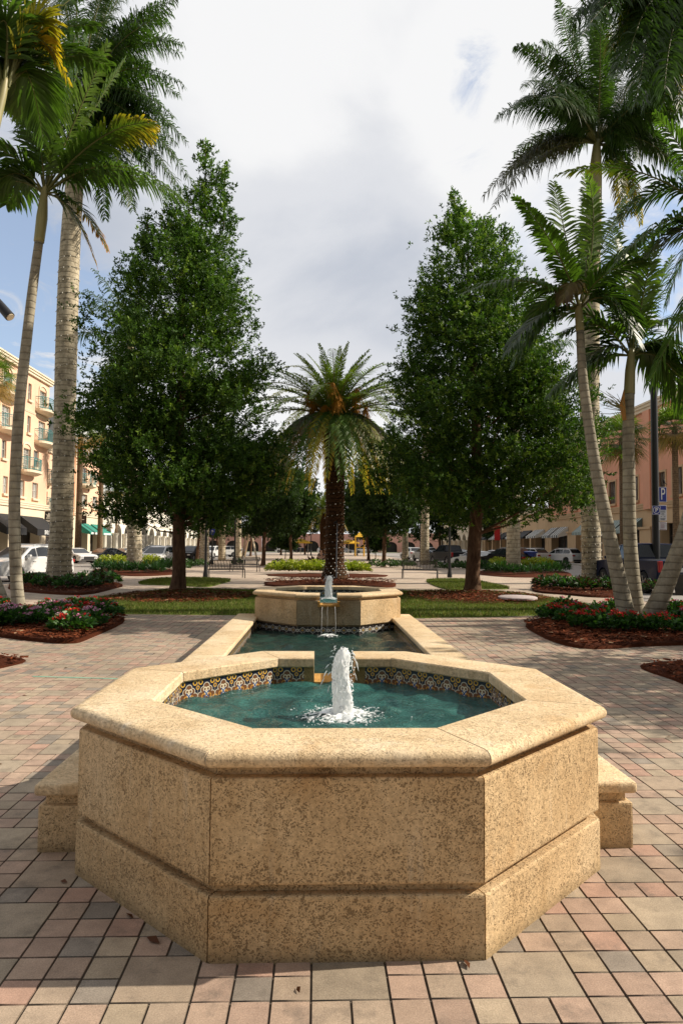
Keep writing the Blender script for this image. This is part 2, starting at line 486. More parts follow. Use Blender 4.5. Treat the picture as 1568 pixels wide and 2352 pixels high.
# chalk line and fallen leaves on the paving
ck = MB(); a = G(75, 1554); b = G(285, 1560)
d = (b-a).normalized(); p = Vector((-d.y, d.x, 0))*.022
ck.quad(a-p+Vector((0, 0, .004)), b-p+Vector((0, 0, .004)), b+p+Vector((0, 0, .004)), a+p+Vector((0, 0, .004)))
tag(ck.build('chalk_line', CHALK), 'faint green chalk line drawn across the sunlit paving left of the fountain', 'chalk line')
fl = NB()
rr = random.Random(3)
for k in range(70):
    y = 2 + 12*rr.random()**1.3; x = rr.uniform(-.55*y-1, .55*y+1)
    if abs(x) < 1.75 and 2.6 < y < 14.5: continue
    s = rr.uniform(.012, .03); a = rr.uniform(0, 6.28)
    v = [(x+s*math.cos(a), y+s*math.sin(a), .006), (x+s*.4*math.cos(a+1.6), y+s*.4*math.sin(a+1.6), .014), (x-s*math.cos(a), y-s*math.sin(a), .005), (x-s*.4*math.cos(a+1.6), y-s*.4*math.sin(a+1.6), .007)]
    fl.add(v, rr.choice([(.10, .05, .02), (.16, .09, .03), (.05, .03, .015), (.18, .04, .02)]), np.array([[0, 1, 2, 3]]))
for u, v, s in ((147, 2028, .022), (298, 2106, .03), (352, 2162, .04), (685, 2277, .02), (1072, 2217, .03), (1325, 2463, .03)):
    q = G(u, v); a = rr.uniform(0, 6.28); x, y = q.x, q.y
    w = [(x+s*math.cos(a), y+s*math.sin(a), .006), (x+s*.4*math.cos(a+1.6), y+s*.4*math.sin(a+1.6), .016), (x-s*math.cos(a), y-s*math.sin(a), .005), (x-s*.4*math.cos(a+1.6), y-s*.4*math.sin(a+1.6), .007)]
    fl.add(w, (.12, .045, .02), np.array([[0, 1, 2, 3]]))
tag(fl.build('fallen_leaves', LEAF), 'small dry brown leaves scattered over the paving', 'leaves', kind='stuff')

# ================================================================== LAWNS AND MULCH BEDS
def D2(pts): return [tuple(G(u, v)[:2]) for u, v in pts]
def bed_mesh(name, poly, z0, h, mat, label=None, cat=None, kind='structure', edge=.35):
    """gently mounded bed: rings shrinking towards the centre"""
    P = np.array(poly); c = P.mean(0); m = MB(); n = len(P); R = [1, .985, .93, .8, .6, .35, .12]
    for i, r in enumerate(R):
        t = 0 if i == 0 else min(1, .35+.65*(1-(r)**2)) if i > 0 else 0
        z = z0-.03 if i == 0 else z0 + h*t
        m.v += [(*(c+(p-c)*r), z + (.012*math.sin(9*p[0]+4*r*p[1]) if i > 1 else 0)) for p in P]
    for i in range(len(R)-1):
        m.f += [(i*n+k, i*n+(k+1) % n, (i+1)*n+(k+1) % n, (i+1)*n+k) for k in range(n)]
    m.f.append(tuple(range((len(R)-1)*n, len(R)*n)))
    o = m.build(name, mat, smooth=True); return tag(o, label, cat, kind=kind)
def scatter(poly, n, holes=()):
    P = np.array(poly); lo = P.min(0); hi = P.max(0); out = []
    while len(out) < n:
        p = lo+(hi-lo)*RNG.random(2)
        if inside(p[0], p[1], poly) and not any(inside(p[0], p[1], h) for h in holes): out.append(p)
    return np.array(out)
def blades(name, poly, n, z, label, h=(.04, .085), holes=()):
    p = scatter(poly, n, holes); a = RNG.random(n)*6.28; w = .006+.004*RNG.random(n); H = h[0]+(h[1]-h[0])*RNG.random(n)
    lx = (RNG.random(n)-.5)*.07; ly = (RNG.random(n)-.5)*.07
    V = np.zeros((n, 3, 3)); V[:, 0, 0] = p[:, 0]-w*np.cos(a); V[:, 0, 1] = p[:, 1]-w*np.sin(a); V[:, 1, 0] = p[:, 0]+w*np.cos(a); V[:, 1, 1] = p[:, 1]+w*np.sin(a)
    V[:, 2, 0] = p[:, 0]+lx; V[:, 2, 1] = p[:, 1]+ly; V[:, :2, 2] = z; V[:, 2, 2] = z+H
    c = np.array([(.10, .135, .024)])*(.6+.9*RNG.random((n, 1))); dry = RNG.random(n) < .15; c[dry] = (.24, .19, .08)
    o = mesh_np(name, V.reshape(-1, 3), [np.arange(3*n).reshape(-1, 3)], GRASS, col=np.repeat(c, 3, 0))
    return tag(o, label, 'grass', kind='stuff')
def chips(name, poly, n, z, label, holes=(), big=1.0):
    p = scatter(poly, n, holes); a = RNG.random(n)*6.28; l = (.02+.045*RNG.random(n))*big; w = (.006+.01*RNG.random(n))*big
    V = np.zeros((n, 4, 3)); ca, sa = np.cos(a), np.sin(a)
    for i, (s, t) in enumerate(((-1, -1), (1, -1), (1, 1), (-1, 1))):
        V[:, i, 0] = p[:, 0]+s*l*ca-t*w*sa; V[:, i, 1] = p[:, 1]+s*l*sa+t*w*ca; V[:, i, 2] = z+.01+.03*RNG.random(n)
    c = np.array([(.12, .032, .012)])*(.4+1.2*RNG.random((n, 1))); lt = RNG.random(n) < .035; c[lt] = (.34, .22, .13)
    o = mesh_np(name, V.reshape(-1, 3), [np.arange(4*n).reshape(-1, 4)], CHIPM, col=np.repeat(c, 4, 0))
    return tag(o, label, 'mulch', kind='stuff')

lawnL = smooth_poly(D2([(95, 1398), (180, 1408), (300, 1411), (450, 1413), (600, 1413)]) + [(-1.62, 17.5), (-1.62, 24)] + D2([(590, 1357), (470, 1354), (400, 1354), (290, 1366), (170, 1380)]), 5)
lawnR = smooth_poly(D2([(905, 1418), (1040, 1419), (1190, 1416), (1290, 1408), (1372, 1397), (1300, 1380), (1210, 1366), (1110, 1358)]) + [(3.6, 25.2), (1.9, 24.6), (1.72, 19)], 5)
lawnL2 = smooth_poly(D2([(318, 1341), (360, 1330), (440, 1328), (528, 1332), (500, 1343), (470, 1348), (400, 1345)]), 5)
lawnR2 = smooth_poly(D2([(978, 1335), (1010, 1331), (1080, 1332), (1120, 1340), (1170, 1352), (1100, 1353), (1022, 1353)]), 5)
for i, (lp, z) in enumerate(((lawnL, .03), (lawnR, .03), (lawnL2, .05), (lawnR2, .05))):
    bed_mesh('lawn', lp, .0, z, LAWN)
blades('grass', lawnL, 42000, .018, 'short patchy grass of the lawn under the left broadleaf tree')
blades('grass', lawnR, 38000, .018, 'short patchy grass of the lawn under the right broadleaf tree')
blades('grass', lawnL2, 14000, .03, 'bright mown grass patch behind the left broadleaf tree trunk', (.05, .09))
blades('grass', lawnR2, 14000, .03, 'bright mown grass patch behind the right broadleaf tree trunk', (.05, .09))

def ell(cx, cy, rx, ry, n=36, j=.05):
    return [(cx+rx*math.cos(2*math.pi*k/n)*(1+j*math.sin(k*2.3)), cy+ry*math.sin(2*math.pi*k/n)*(1+j*math.cos(k*1.7))) for k in range(n)]
mulL = ell(-4.25, 21.7, 2.2, 2.7); mulR = ell(4.75, 21.9, 2.2, 2.7)
mulD = ell(.42, 29.5, 2.75, 3.2); mulS = ell(.42, 38.6, 3.3, 2.5)
bedRL = smooth_poly(D2([(20, 1352), (75, 1361), (190, 1366), (262, 1352), (280, 1343), (215, 1333)]) + [(-11.6, 33), (-12.2, 29)], 5)
bedRR = smooth_poly(D2([(1222, 1357), (1300, 1366), (1372, 1372), (1440, 1371)]) + [(11.0, 26), (11.6, 31), (12.2, 33.6), (10.4, 33)], 5)
bedFL = smooth_poly(D2([(-40, 1456), (0, 1464), (90, 1475), (160, 1479), (205, 1468), (288, 1425), (215, 1409), (130, 1400), (0, 1398), (-60, 1410)]), 5)
bedFR = smooth_poly(D2([(1206, 1434), (1240, 1462), (1300, 1484), (1370, 1492), (1470, 1486), (1640, 1474), (1660, 1430), (1540, 1402), (1400, 1404), (1280, 1418)]), 5)
bedLL = smooth_poly(D2([(215, 1315), (300, 1323), (395, 1320), (420, 1312), (330, 1304), (240, 1306)]), 5)
bedLR = smooth_poly(D2([(1092, 1318), (1180, 1326), (1305, 1324), (1290, 1313), (1200, 1308), (1120, 1310)]), 5)
edgeL = smooth_poly([(-4.05, 9.75), (-4.2, 8.9), (-4.2, 8.0), (-6, 7.6), (-7, 9), (-6, 10.2), (-4.8, 10.2)], 4)
edgeR = smooth_poly([(4.2, 9.4), (4.15, 8.4), (4.3, 7.2), (6, 6.8), (7, 8.4), (6, 9.8), (5, 9.8)], 4)
for nm, bp, h in (('mulch_bed', mulL, .06), ('mulch_bed', mulR, .07), ('mulch_bed', mulD, .13), ('mulch_bed', mulS, .06), ('mulch_bed', bedRL, .12), ('mulch_bed', bedRR, .12), ('mulch_bed', bedFL, .10),
              ('mulch_bed', bedFR, .10), ('mulch_bed', bedLL, .10), ('mulch_bed', bedLR, .10), ('mulch_bed', edgeL, .03), ('mulch_bed', edgeR, .03)):
    bed_mesh(nm, bp, .01, h, MULCH)
chips('mulch_chips', mulL, 2600, .06, 'loose red bark chips around the trunk on the left lawn')
chips('mulch_chips', mulR, 2600, .09, 'loose red bark chips around the trunk on the right lawn')
chips('mulch_chips', bedFL, 7000, .075, 'loose red bark chips in the flower bed under the slim left palms')
chips('mulch_chips', bedFR, 7000, .075, 'loose red bark chips in the flower bed under the three slim palms')
chips('mulch_chips', bedRL, 2500, .09, 'loose red bark chips around the lit left royal palm')
chips('mulch_chips', bedRR, 2500, .09, 'loose red bark chips around the lit right royal palm')
chips('mulch_chips', mulD, 2500, .17, 'loose red bark chips under the date palm')
chips('mulch_chips', edgeL, 900, .03, 'loose bark chips at the left edge of the paving')
chips('mulch_chips', edgeR, 900, .03, 'loose bark chips at the right edge of the paving')
# round pale utility cover on the right lawn's mulch
q = G(1188, 1383); c = MB(); c.lathe([(.55, 0), (.55, .05), (.5, .075), (.02, .08)], 24)
o = c.build('utility_cover', plain('cover_plastic', (.5, .42, .40), .6), smooth='auto'); o.location = (q.x, q.y, .10); o.scale = (1, 1.2, 1)
tag(o, 'flat pale pink utility cover lying in the mulch under the right tree', 'utility cover')

# ================================================================== FOUNTAIN
A8 = 1.061; K8 = math.tan(math.pi/8)
def tile_mat(kind):
    M = Mat('glazed_tile_'+kind, rough=.18, spec=.6)
    uv = M.node('ShaderNodeUVMap'); sp = M.node('ShaderNodeSeparateXYZ'); M.L(uv.outputs[0], sp.inputs[0])
    u = M.x(sp.outputs[0]).fract(); v = M.x(sp.outputs[1])
    cu = (u-.5).abs()
    def lay(c, mask, col): return M.mix(mask.s, c, col)
    if kind == 'flower':
        c = M.mix(M.noise(30), (.012, .014, .03), (.02, .02, .045))
        c = lay(c, ring(dist(cu, v, .34, .88), .10, .028), (.66, .38, .05))
        c = lay(c, ring(dist(cu, v, .5, .64), .08, .025), (.60, .32, .04))
        f = (dist(cu, v, 0, .66)*(1/.19)).mn(dist(cu, v, .18, .50)*(1/.17)).mn(dist(cu, v, .34, .26)*(1/.17)).mn(dist(cu, v, .02, .30)*(1/.33))
        c = lay(c, f.lt(1.0), (.60, .56, .46))
        c = lay(c, f.lt(.80), (.17, .075, .035))
        c = lay(c, ring(dist(cu, v, .09, .52), .085, .028), (.70, .62, .45))
        c = lay(c, dist(cu, v, 0, .30).lt(.12), (.70, .66, .56))
        c = lay(c, ring(dist(cu, v, .16, .20), .10, .022), (.60, .30, .05))
        c = lay(c, ((cu-(v-.28).abs()*.8).abs()).lt(.035)*dist(cu, v, 0, .28).lt(.22), (.02, .09, .26))
        c = lay(c, ring(dist(cu, v, .5, .05), .14, .03), (.55, .28, .06))
    else:
        c = M.mix(M.noise(30), (.02, .018, .022), (.035, .03, .03))
        dm = (cu*2)+((v.fract()-.5).abs()*2)
        c = lay(c, ring(dm, .78, .07), (.62, .60, .54))
        c = lay(c, ring(dm, .42, .05), (.45, .40, .30))
        c = lay(c, ring(dist(cu, v.fract(), .5, .5), .13, .05), (.62, .60, .54))
        c = lay(c, dist(cu, v.fract(), 0, .5).lt(.09), (.55, .33, .06))
    gr = (cu.gt(.49)).mx(v.fract().lt(.02))
    c = lay(c, gr, (.38, .34, .27))
    M.color(c); M.bump(M.noise(60, 3), .12, .002); return M.m
TILE = tile_mat('flower'); TILE2 = tile_mat('lattice')

def side_sweep(prof, k, mb, gap=.003, x0=None, x1=None, apo=0.0):
    """prof: closed list of (apothem, z); one side k of the octagon; x0/x1 limit it along the side"""
    an = -math.pi/2 + k*math.pi/4            # outward direction of the side
    o = Vector((math.cos(an), math.sin(an), 0)); t = Vector((-math.sin(an), math.cos(an), 0))
    n = len(prof); vs = []
    for e in (0, 1):
        for r, z in prof:
            h = r*K8-gap
            x = (-h if x0 is None else x0) if e == 0 else (h if x1 is None else x1)
            vs.append(o*r+t*x+Vector((0, 0, z)))
    mb.add(vs, [tuple(range(n)), tuple(range(n, 2*n))[::-1]] + [(i, n+i, n+(i+1) % n, (i+1) % n) for i in range(n)])
def block(r0, r1, z0, z1, b=.012):
    return [(r0, z0), (r1-b*.6, z0), (r1-b*.2, z0+b*.3), (r1, z0+b), (r1, z1-b), (r1-b*.2, z1-b*.3), (r1-b*.6, z1), (r0, z1)]
def nose(r0, r1, z0, z1):
    R = (z1-z0)/2; c = r1-R; pts = [(r0+.008, z0), (c, z0)]
    for i in range(1, 8):
        a = -math.pi/2+math.pi*i/8; pts.append((c+R*math.cos(a)*1.15, (z0+z1)/2+R*math.sin(a)))
    pts += [(c-.01, z1), (r0+.008, z1), (r0, z1-.008), (r0, z0+.008)]
    return pts

def water_mat(name, deep, light, rough=.06):
    M = Mat(name, deep, rough, 0, .5)
    M.b.inputs['IOR'].default_value = 1.33
    c = M.ramp(M.noise(2.4, 5, .6, dist=1.2), [(.35, deep), (.68, light)])
    M.color(c)
    b = M.bump(M.noise(34, 4, .55, vec=M.pos((1, 1.6, 1)), dist=.8), .7, .03)
    return M.m
WATER1 = water_mat('fountain_water', (.006, .046, .042), (.045, .155, .135))
WATER2 = water_mat('pool_water', (.004, .022, .017), (.014, .05, .036))

def foam_mat():
    M = Mat('foam_water', (.9, .92, .93), .3, 0, .4)
    M.color(M.ramp(M.noise(46, 6, .75, vec=M.pos((1, 1, .3))), [(.28, (.74, .79, .81)), (.5, (.95, .96, .96))]))
    M.bump(M.noise(80, 5, .75, vec=M.pos((1, 1, .4))), .45, .012)
    t = M.node('ShaderNodeBsdfTranslucent'); t.inputs['Color'].default_value = (.95, .97, .98, 1)
    mx = M.node('ShaderNodeMixShader'); mx.inputs[0].default_value = .45
    M.L(M.b.outputs[0], mx.inputs[1]); M.L(t.outputs[0], mx.inputs[2]); M.L(mx.outputs[0], M.nt.nodes['Material Output'].inputs['Surface']); return M.m
def lace_mat(name, r1, cen):
    """thin foam lying on water: white where the noise is high, more of it near the jet"""
    M = Mat(name, (.9, .93, .93), .35)
    d = M.node('ShaderNodeVectorMath', operation='DISTANCE'); M.L(M.pos((1, 1, 0)), d.inputs[0]); d.inputs[1].default_value = (*cen, 0)
    fall = M.ramp((M.x(d.outputs['Value'])*(1/r1)).s, [(0, 1), (.25, .80), (1, .0)])
    n = M.x(M.noise(19, 7, .68, dist=1.4))*1.0 + M.x(M.noise(70, 4, .7))*.25 - .125
    a = M.ramp((n + (M.x(fall)-.5)*.55).s, [(.54, 0), (.66, .92)])
    t = M.node('ShaderNodeBsdfTransparent'); mx = M.node('ShaderNodeMixShader'); M.L(a, mx.inputs[0]); M.L(t.outputs[0], mx.inputs[1]); M.L(M.b.outputs[0], mx.inputs[2])
    M.L(mx.outputs[0], M.nt.nodes['Material Output'].inputs['Surface']); return M.m
FOAM = foam_mat()

def ripples(name, polyr, z, cen, mat, parent, amp=.01, jets=((0, 0),), res=.03, rect=None, k0=1.0):
    """water surface: a dense grid cut to an octagon of apothem polyr, or to a rectangle, with real waves"""
    if rect: x0, x1, y0, y1 = rect
    else: x0 = y0 = -polyr; x1 = y1 = polyr
    nx = int((x1-x0)/res); ny = int((y1-y0)/res)
    xs = np.linspace(x0, x1, nx); ys = np.linspace(y0, y1, ny); Xg, Yg = np.meshgrid(xs, ys)
    if polyr:
        lim = polyr*1.0
        d = np.maximum.reduce([np.abs(Xg), np.abs(Yg), (np.abs(Xg)+np.abs(Yg))/math.sqrt(2)])
        f = np.where(d > 0, np.minimum(1, lim/np.maximum(d, 1e-6)), 1)
        Xg = Xg*f; Yg = Yg*f
    Z = np.zeros_like(Xg); rg = np.random.default_rng(4)
    for jx, jy in jets:
        r = np.hypot(Xg-jx, Yg-jy); th = np.arctan2(Yg-jy, Xg-jx)
        Z += amp*1.5*np.sin(r*26*k0-1+1.2*np.sin(th*3)+.7*np.sin(th*7+1))*np.exp(-r*1.9)
    for _ in range(46):
        a = rg.uniform(0, 6.28); k = rg.uniform(7, 46)*k0; ph = rg.uniform(0, 6.28)
        Z += amp*3.2/k**.75*np.sin(k*(Xg*math.cos(a)+Yg*math.sin(a))+ph+1.1*np.sin(3.1*Xg+a)+.9*np.sin(2.7*Yg-a))*.42
    V = np.stack([Xg, Yg, z+Z], -1).reshape(-1, 3)
    i = np.arange(nx*ny).reshape(ny, nx)
    Fq = np.stack([i[:-1, :-1], i[:-1, 1:], i[1:, 1:], i[1:, :-1]], -1).reshape(-1, 4)
    return mesh_np(name, V, [Fq], mat, parent, smooth=True)

def jet_mesh(name, parent, h, r, loc, seed, splash=.3, drops=260):
    rg = np.random.default_rng(seed); m = MB()
    n = 36; L = 44; prof = []
    for i in range(L+1):
        t = i/L; z = h*t
        w = r*(1.02-.30*t) if t < .86 else r*(.74)*math.sqrt(max(0, 1-((t-.86)/.145)**2))
        w += r*.55*max(0, 1-t*14)
        for k in range(n):
            a = 2*math.pi*k/n
            d = 1 + .10*math.sin(3*a+t*7+seed)+.07*math.sin(7*a-t*23+seed*2)+.06*math.sin(11*a+t*47)+.03*rg.standard_normal()
            m.v.append((loc[0]+w*d*math.cos(a)+.012*math.sin(t*6+seed)*t, loc[1]+w*d*math.sin(a), loc[2]-.01+z+.004*rg.standard_normal()))
    for i in range(L):
        for k in range(n): m.f.append((i*n+k, i*n+(k+1) % n, (i+1)*n+(k+1) % n, (i+1)*n+k))
    m.f.append(tuple(range(L*n, L*n+n)))
    jet = m.build(name, FOAM, parent, smooth=True); m = MB()
    for _ in range(drops+160):                                # drops thrown off the column and foam at its foot
        a = rg.uniform(0, 6.28); foot = rg.random() < .74
        if foot:
            d = r*.9+abs(rg.normal(0, splash*.36)); z = abs(rg.normal(0, .012)); s = rg.uniform(.003, .0085)
        else:
            d = r*rg.uniform(.75, 1.25); z = h*rg.uniform(.25, 1.0); s = rg.uniform(.002, .006)
        c = (loc[0]+d*math.cos(a), loc[1]+d*math.sin(a), loc[2]+z)
        st = rg.uniform(.8, 1.7) if not foot else .6
        m.add([(c[0]+s, c[1], c[2]), (c[0]-s, c[1], c[2]), (c[0], c[1]+s, c[2]), (c[0], c[1]-s, c[2]), (c[0], c[1], c[2]+s*st), (c[0], c[1], c[2]-s*st)],
              [(0, 2, 4), (2, 1, 4), (1, 3, 4), (3, 0, 4), (2, 0, 5), (1, 2, 5), (3, 1, 5), (0, 3, 5)])
    for _ in range(46):                                       # torn strands thrown from the head of the jet
        a = rg.uniform(0, 6.28); v = rg.uniform(.02, .11); z0 = h*rg.uniform(.45, 1.0); r0 = r*rg.uniform(.5, .8); pts = []
        t0 = rg.uniform(0, .5); n_ = 4
        for q in range(n_):
            t = t0+.22*q/n_; pts.append((loc[0]+(r0+v*t*1.4)*math.cos(a), loc[1]+(r0+v*t*1.4)*math.sin(a), loc[2]+z0+.10*t-h*.9*t*t))
        w = rg.uniform(.0016, .0042); m.tube(pts, [w*.4, w, w*.9, w*.3], 5)
    s_ = m.build('spray', FOAM, jet, smooth=True); s_['kind'] = 'stuff'; return jet

def foam_ring(name, parent, loc, r1, amp, seed, wc):
    """ragged foam sheet riding on the water around a jet"""
    rg = np.random.default_rng(seed); m = MB(); n = 48; K = 16
    for i in range(K+1):
        r = .02+(r1-.02)*i/K
        for k in range(n):
            a = 2*math.pi*k/n
            z = amp*1.5*math.sin(r*26-1+1.2*math.sin(a*3)+.7*math.sin(a*7+1))*math.exp(-r*1.9)+.010+.022*math.exp(-r*14)+.0035*rg.standard_normal()*math.exp(-r*3)
            m.v.append((loc[0]+r*math.cos(a), loc[1]+r*math.sin(a), loc[2]+z))
    for i in range(K):
        for k in range(n): m.f.append((i*n+k, i*n+(k+1) % n, (i+1)*n+(k+1) % n, (i+1)*n+k))
    return m.build(name, lace_mat('foam_lace_%d' % seed, r1, wc), parent, smooth=True)

def corner_slab(prof, k, mb, t=.004):
    """thin mortar fin in the mitre between two stones"""
    an = -math.pi/2+k*math.pi/4+math.pi/8; o = Vector((math.cos(an), math.sin(an), 0)); s = Vector((-o.y, o.x, 0)); c = 1/math.cos(math.pi/8); n = len(prof)
    vs = [o*(r*c)+s*e*t+Vector((0, 0, z)) for e in (-1, 1) for r, z in prof]
    mb.add(vs, [tuple(range(n)), tuple(range(n, 2*n))[::-1]]+[(i, n+i, n+(i+1) % n, (i+1) % n) for i in range(n)])

def basin(label, loc, gap_side, lower_tile, jet_h, jet_r, seed):
    root = thing('octagonal_basin', label, 'fountain basin', loc)
    gh = .145                                                      # half width of the spill gap
    for k in range(8):
        gap = k == gap_side
        rng = [(None, None)] if not gap else [(None, -gh), (gh, None)]
        if lower_tile and k in (7, 0, 1):                         # the three sides that stand in the pool carry a tile band
            m = MB(); an = -math.pi/2+k*math.pi/4; o = Vector((math.cos(an), math.sin(an), 0)); t = Vector((-o.y, o.x, 0)); r = 1.245; h = r*K8
            m.add([o*r-t*h, o*r+t*h, o*r+t*h+Vector((0, 0, .262)), o*r-t*h+Vector((0, 0, .262))], [(0, 1, 2, 3)])
            m.build('tile_band', TILE2, root, uv=[(-h/.17, -1.0), (h/.17, -1.0), (h/.17, 1.0), (-h/.17, 1.0)])
        else:
            m = MB(); side_sweep(block(.985, 1.281, -.02, .245), k, m); m.build('plinth_stone', STONE, root)
        m = MB(); side_sweep([(.985, .245), (1.232, .245), (1.232, .283), (.985, .283)], k, m, .0)
        m.build('recessed_joint', STONE_WET if gap and lower_tile else STONE, root)
        m = MB()
        if gap:
            for a, b in rng: side_sweep(block(.99, 1.276, .283, .688), k, m, x0=a, x1=b)
            side_sweep([(.99, .283), (1.270, .283), (1.270, .59), (.99, .59)], k, m, x0=-gh+.001, x1=gh-.001)
        else: side_sweep(block(.99, 1.276, .283, .688), k, m)
        m.build('wall_panel', STONE_GREY if (gap and lower_tile) else STONE, root)
        for a, b in rng:
            m = MB(); side_sweep([(.99, .688), (1.226, .688), (1.226, .737), (.99, .737)], k, m, .0, a, b); m.build('neck_course', STONE, root)
        for a, b in rng:
            m = MB(); side_sweep(nose(.951, 1.312, .731, .797), k, m, .0035, a, b)
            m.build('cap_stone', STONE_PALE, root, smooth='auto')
        m = MB(); corner_slab(nose(.953, 1.3085, .733, .795), k, m); m.build('mortar_joint', MORTAR, root)
        # glazed tile on the inside
        for a, b in rng:
            m = MB(); an = -math.pi/2+k*math.pi/4; o = Vector((math.cos(an), math.sin(an), 0)); t = Vector((-o.y, o.x, 0)); r = .972; h = r*K8
            p = -h if a is None else a-.055*0; q = h if b is None else b
            if gap: p, q = (p, q-.07) if a is None else (p+.07, q)
            m.add([o*r+t*q+Vector((0, 0, .575)), o*r+t*p+Vector((0, 0, .575)), o*r+t*p+Vector((0, 0, .731)), o*r+t*q+Vector((0, 0, .731))], [(0, 1, 2, 3)])
            m.build('tile_band', TILE2 if lower_tile else TILE, root, uv=[(q/.134, -.15), (p/.134, -.15), (p/.134, 1.02), (q/.134, 1.02)])
            if gap:
                m = MB(); e = -1 if a is None else 1
                x0, x1 = sorted((e*gh, e*(gh+.07)))
                side_sweep(block(.968, .9875, .50, .731, .004), k, m, x0=x0, x1=x1); m.build('jamb_stone', STONE_WET, root)
        for a, b in rng:
            m = MB(); side_sweep([(.976, .3), (.987, .3), (.987, .731), (.976, .731)], k, m, 0, a, b); m.build('inner_wall', STONE_GREY, root)
    an = -math.pi/2+gap_side*math.pi/4; o = Vector((math.cos(an), math.sin(an), 0)); t = Vector((-o.y, o.x, 0))
    m = MB(); side_sweep(block(.962, 1.40 if lower_tile else 1.30, .592, .628, .006), gap_side, m, x0=-gh-(.035 if lower_tile else -.002), x1=gh+(.035 if lower_tile else -.002))
    if lower_tile:
        for e in (-1, 1):
            x0, x1 = sorted((e*(gh-.002), e*(gh+.034))); side_sweep(block(1.282, 1.402, .628, .682, .006), gap_side, m, x0=x0, x1=x1)
    m.build('spill_sill', stone_mat('sill_stone_%d' % seed, (.80, .62, .30), wet=False), root)
    ripples('water', .974, .622, 0, WATER1, root, .013, ((.02, 0),), .020)
    jet_mesh('water_jet', root, jet_h, jet_r, (.02, 0, .615), seed, .30, 240)
    foam_ring('foam', root, (.02, 0, .622), .42, .010, seed, (loc[0]+.02, loc[1]))
    return root

YC1 = 4.035; YC2 = 12.93; XC2 = .06
basin('large octagonal stone basin with patterned tiles and bubbling jet nearest the camera', (0, YC1, 0), 4, False, .395, .056, 1)
basin('smaller looking octagonal stone basin at the far end of the pool with a spout', (XC2, YC2, 0), 0, True, .44, .068, 2)

# the long pool between the two basins
pool = thing('pool', 'long rectangular stone edged pool joining the two octagonal basins', 'pool', (0.03, 8, 0))
def lb(m, x0, x1, y0, y1, z0, z1):
    m.box(((x0+x1)/2-.03, (y0+y1)/2-8, (z0+z1)/2), (x1-x0, y1-y0, z1-z0))
YN, YE = 3.742, 12.95
for s in (-1, 1):
    a, b = sorted((s*1.21, s*1.555))
    m = MB(); lb(m, a, b, YN, YE, -.02, .235); m.build('side_wall', STONE, pool, bevel=.012)
    m = MB(); lb(m, a+.03, b-.03, YN+.03, YE-.02, .235, .287); m.build('neck_course', STONE, pool)
    c0, c1 = sorted((s*1.17, s*1.572))
    ys = [YN-.022, 4.9, 6.5, 8.1, 9.7, 11.2, YE+.02]
    for i in range(6):
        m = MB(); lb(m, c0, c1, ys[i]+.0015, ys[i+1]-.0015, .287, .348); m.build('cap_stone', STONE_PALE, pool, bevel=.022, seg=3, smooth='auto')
    x = s*1.20-.03; m = MB()
    p = [(x, YN+.3-8, .03), (x, YE-8, .03), (x, YE-8, .287), (x, YN+.3-8, .287)]
    m.add(p, [(0, 1, 2, 3) if s < 0 else (3, 2, 1, 0)])
    L = (YE-YN-.3)/.13
    m.build('tile_band', TILE, pool, uv=[(0, -.5), (L, -.5), (L, 1.3), (0, 1.3)] if s < 0 else [(0, 1.3), (L, 1.3), (L, -.5), (0, -.5)])
m = MB(); lb(m, -1.20, 1.20, YN, YN+.28, -.02, .235); m.build('end_wall', STONE, pool, bevel=.012)
m = MB(); lb(m, -1.16, 1.16, YN-.02, YN+.30, .287, .347); m.build('end_cap', STONE_PALE, pool, bevel=.02)
m = MB(); lb(m, -1.2, 1.2, YN+.2, YE, -.02, .0); m.build('pool_floor', STONE_WET, pool)
w = ripples('water', 0, .135, 0, WATER2, pool, .018, ((.03, 3.45),), .04, rect=(-1.232, 1.172, YN+.285-8, 12.6-8), k0=.8)
# thin streams falling from the spout of the far basin
m = MB(); rg = random.Random(8)
for x, wd in ((-.105, .006), (-.02, .003), (.10, .006)):
    pts = []
    for i in range(12):
        t = i/11; pts.append((XC2+x*(1+.12*t)-.03+rg.uniform(-.004, .004), 11.53-.02-.16*math.sqrt(t)-8, .60-.47*t*t*.98-.0))
    m.tube(pts, [wd*(.5-.25*i/11) for i in range(12)], 6)
m.build('falling_water', FOAM, pool, smooth=True)
foam_ring('foam', pool, (XC2-.03, 11.38-8, .14), .34, .010, 9, (XC2, 11.38))
# ================================================================== TREES, PALMS, PLANTS
def norm(a): return a/np.maximum(np.linalg.norm(a, axis=-1, keepdims=True), 1e-9)
UP = np.array([0., 0, 1])

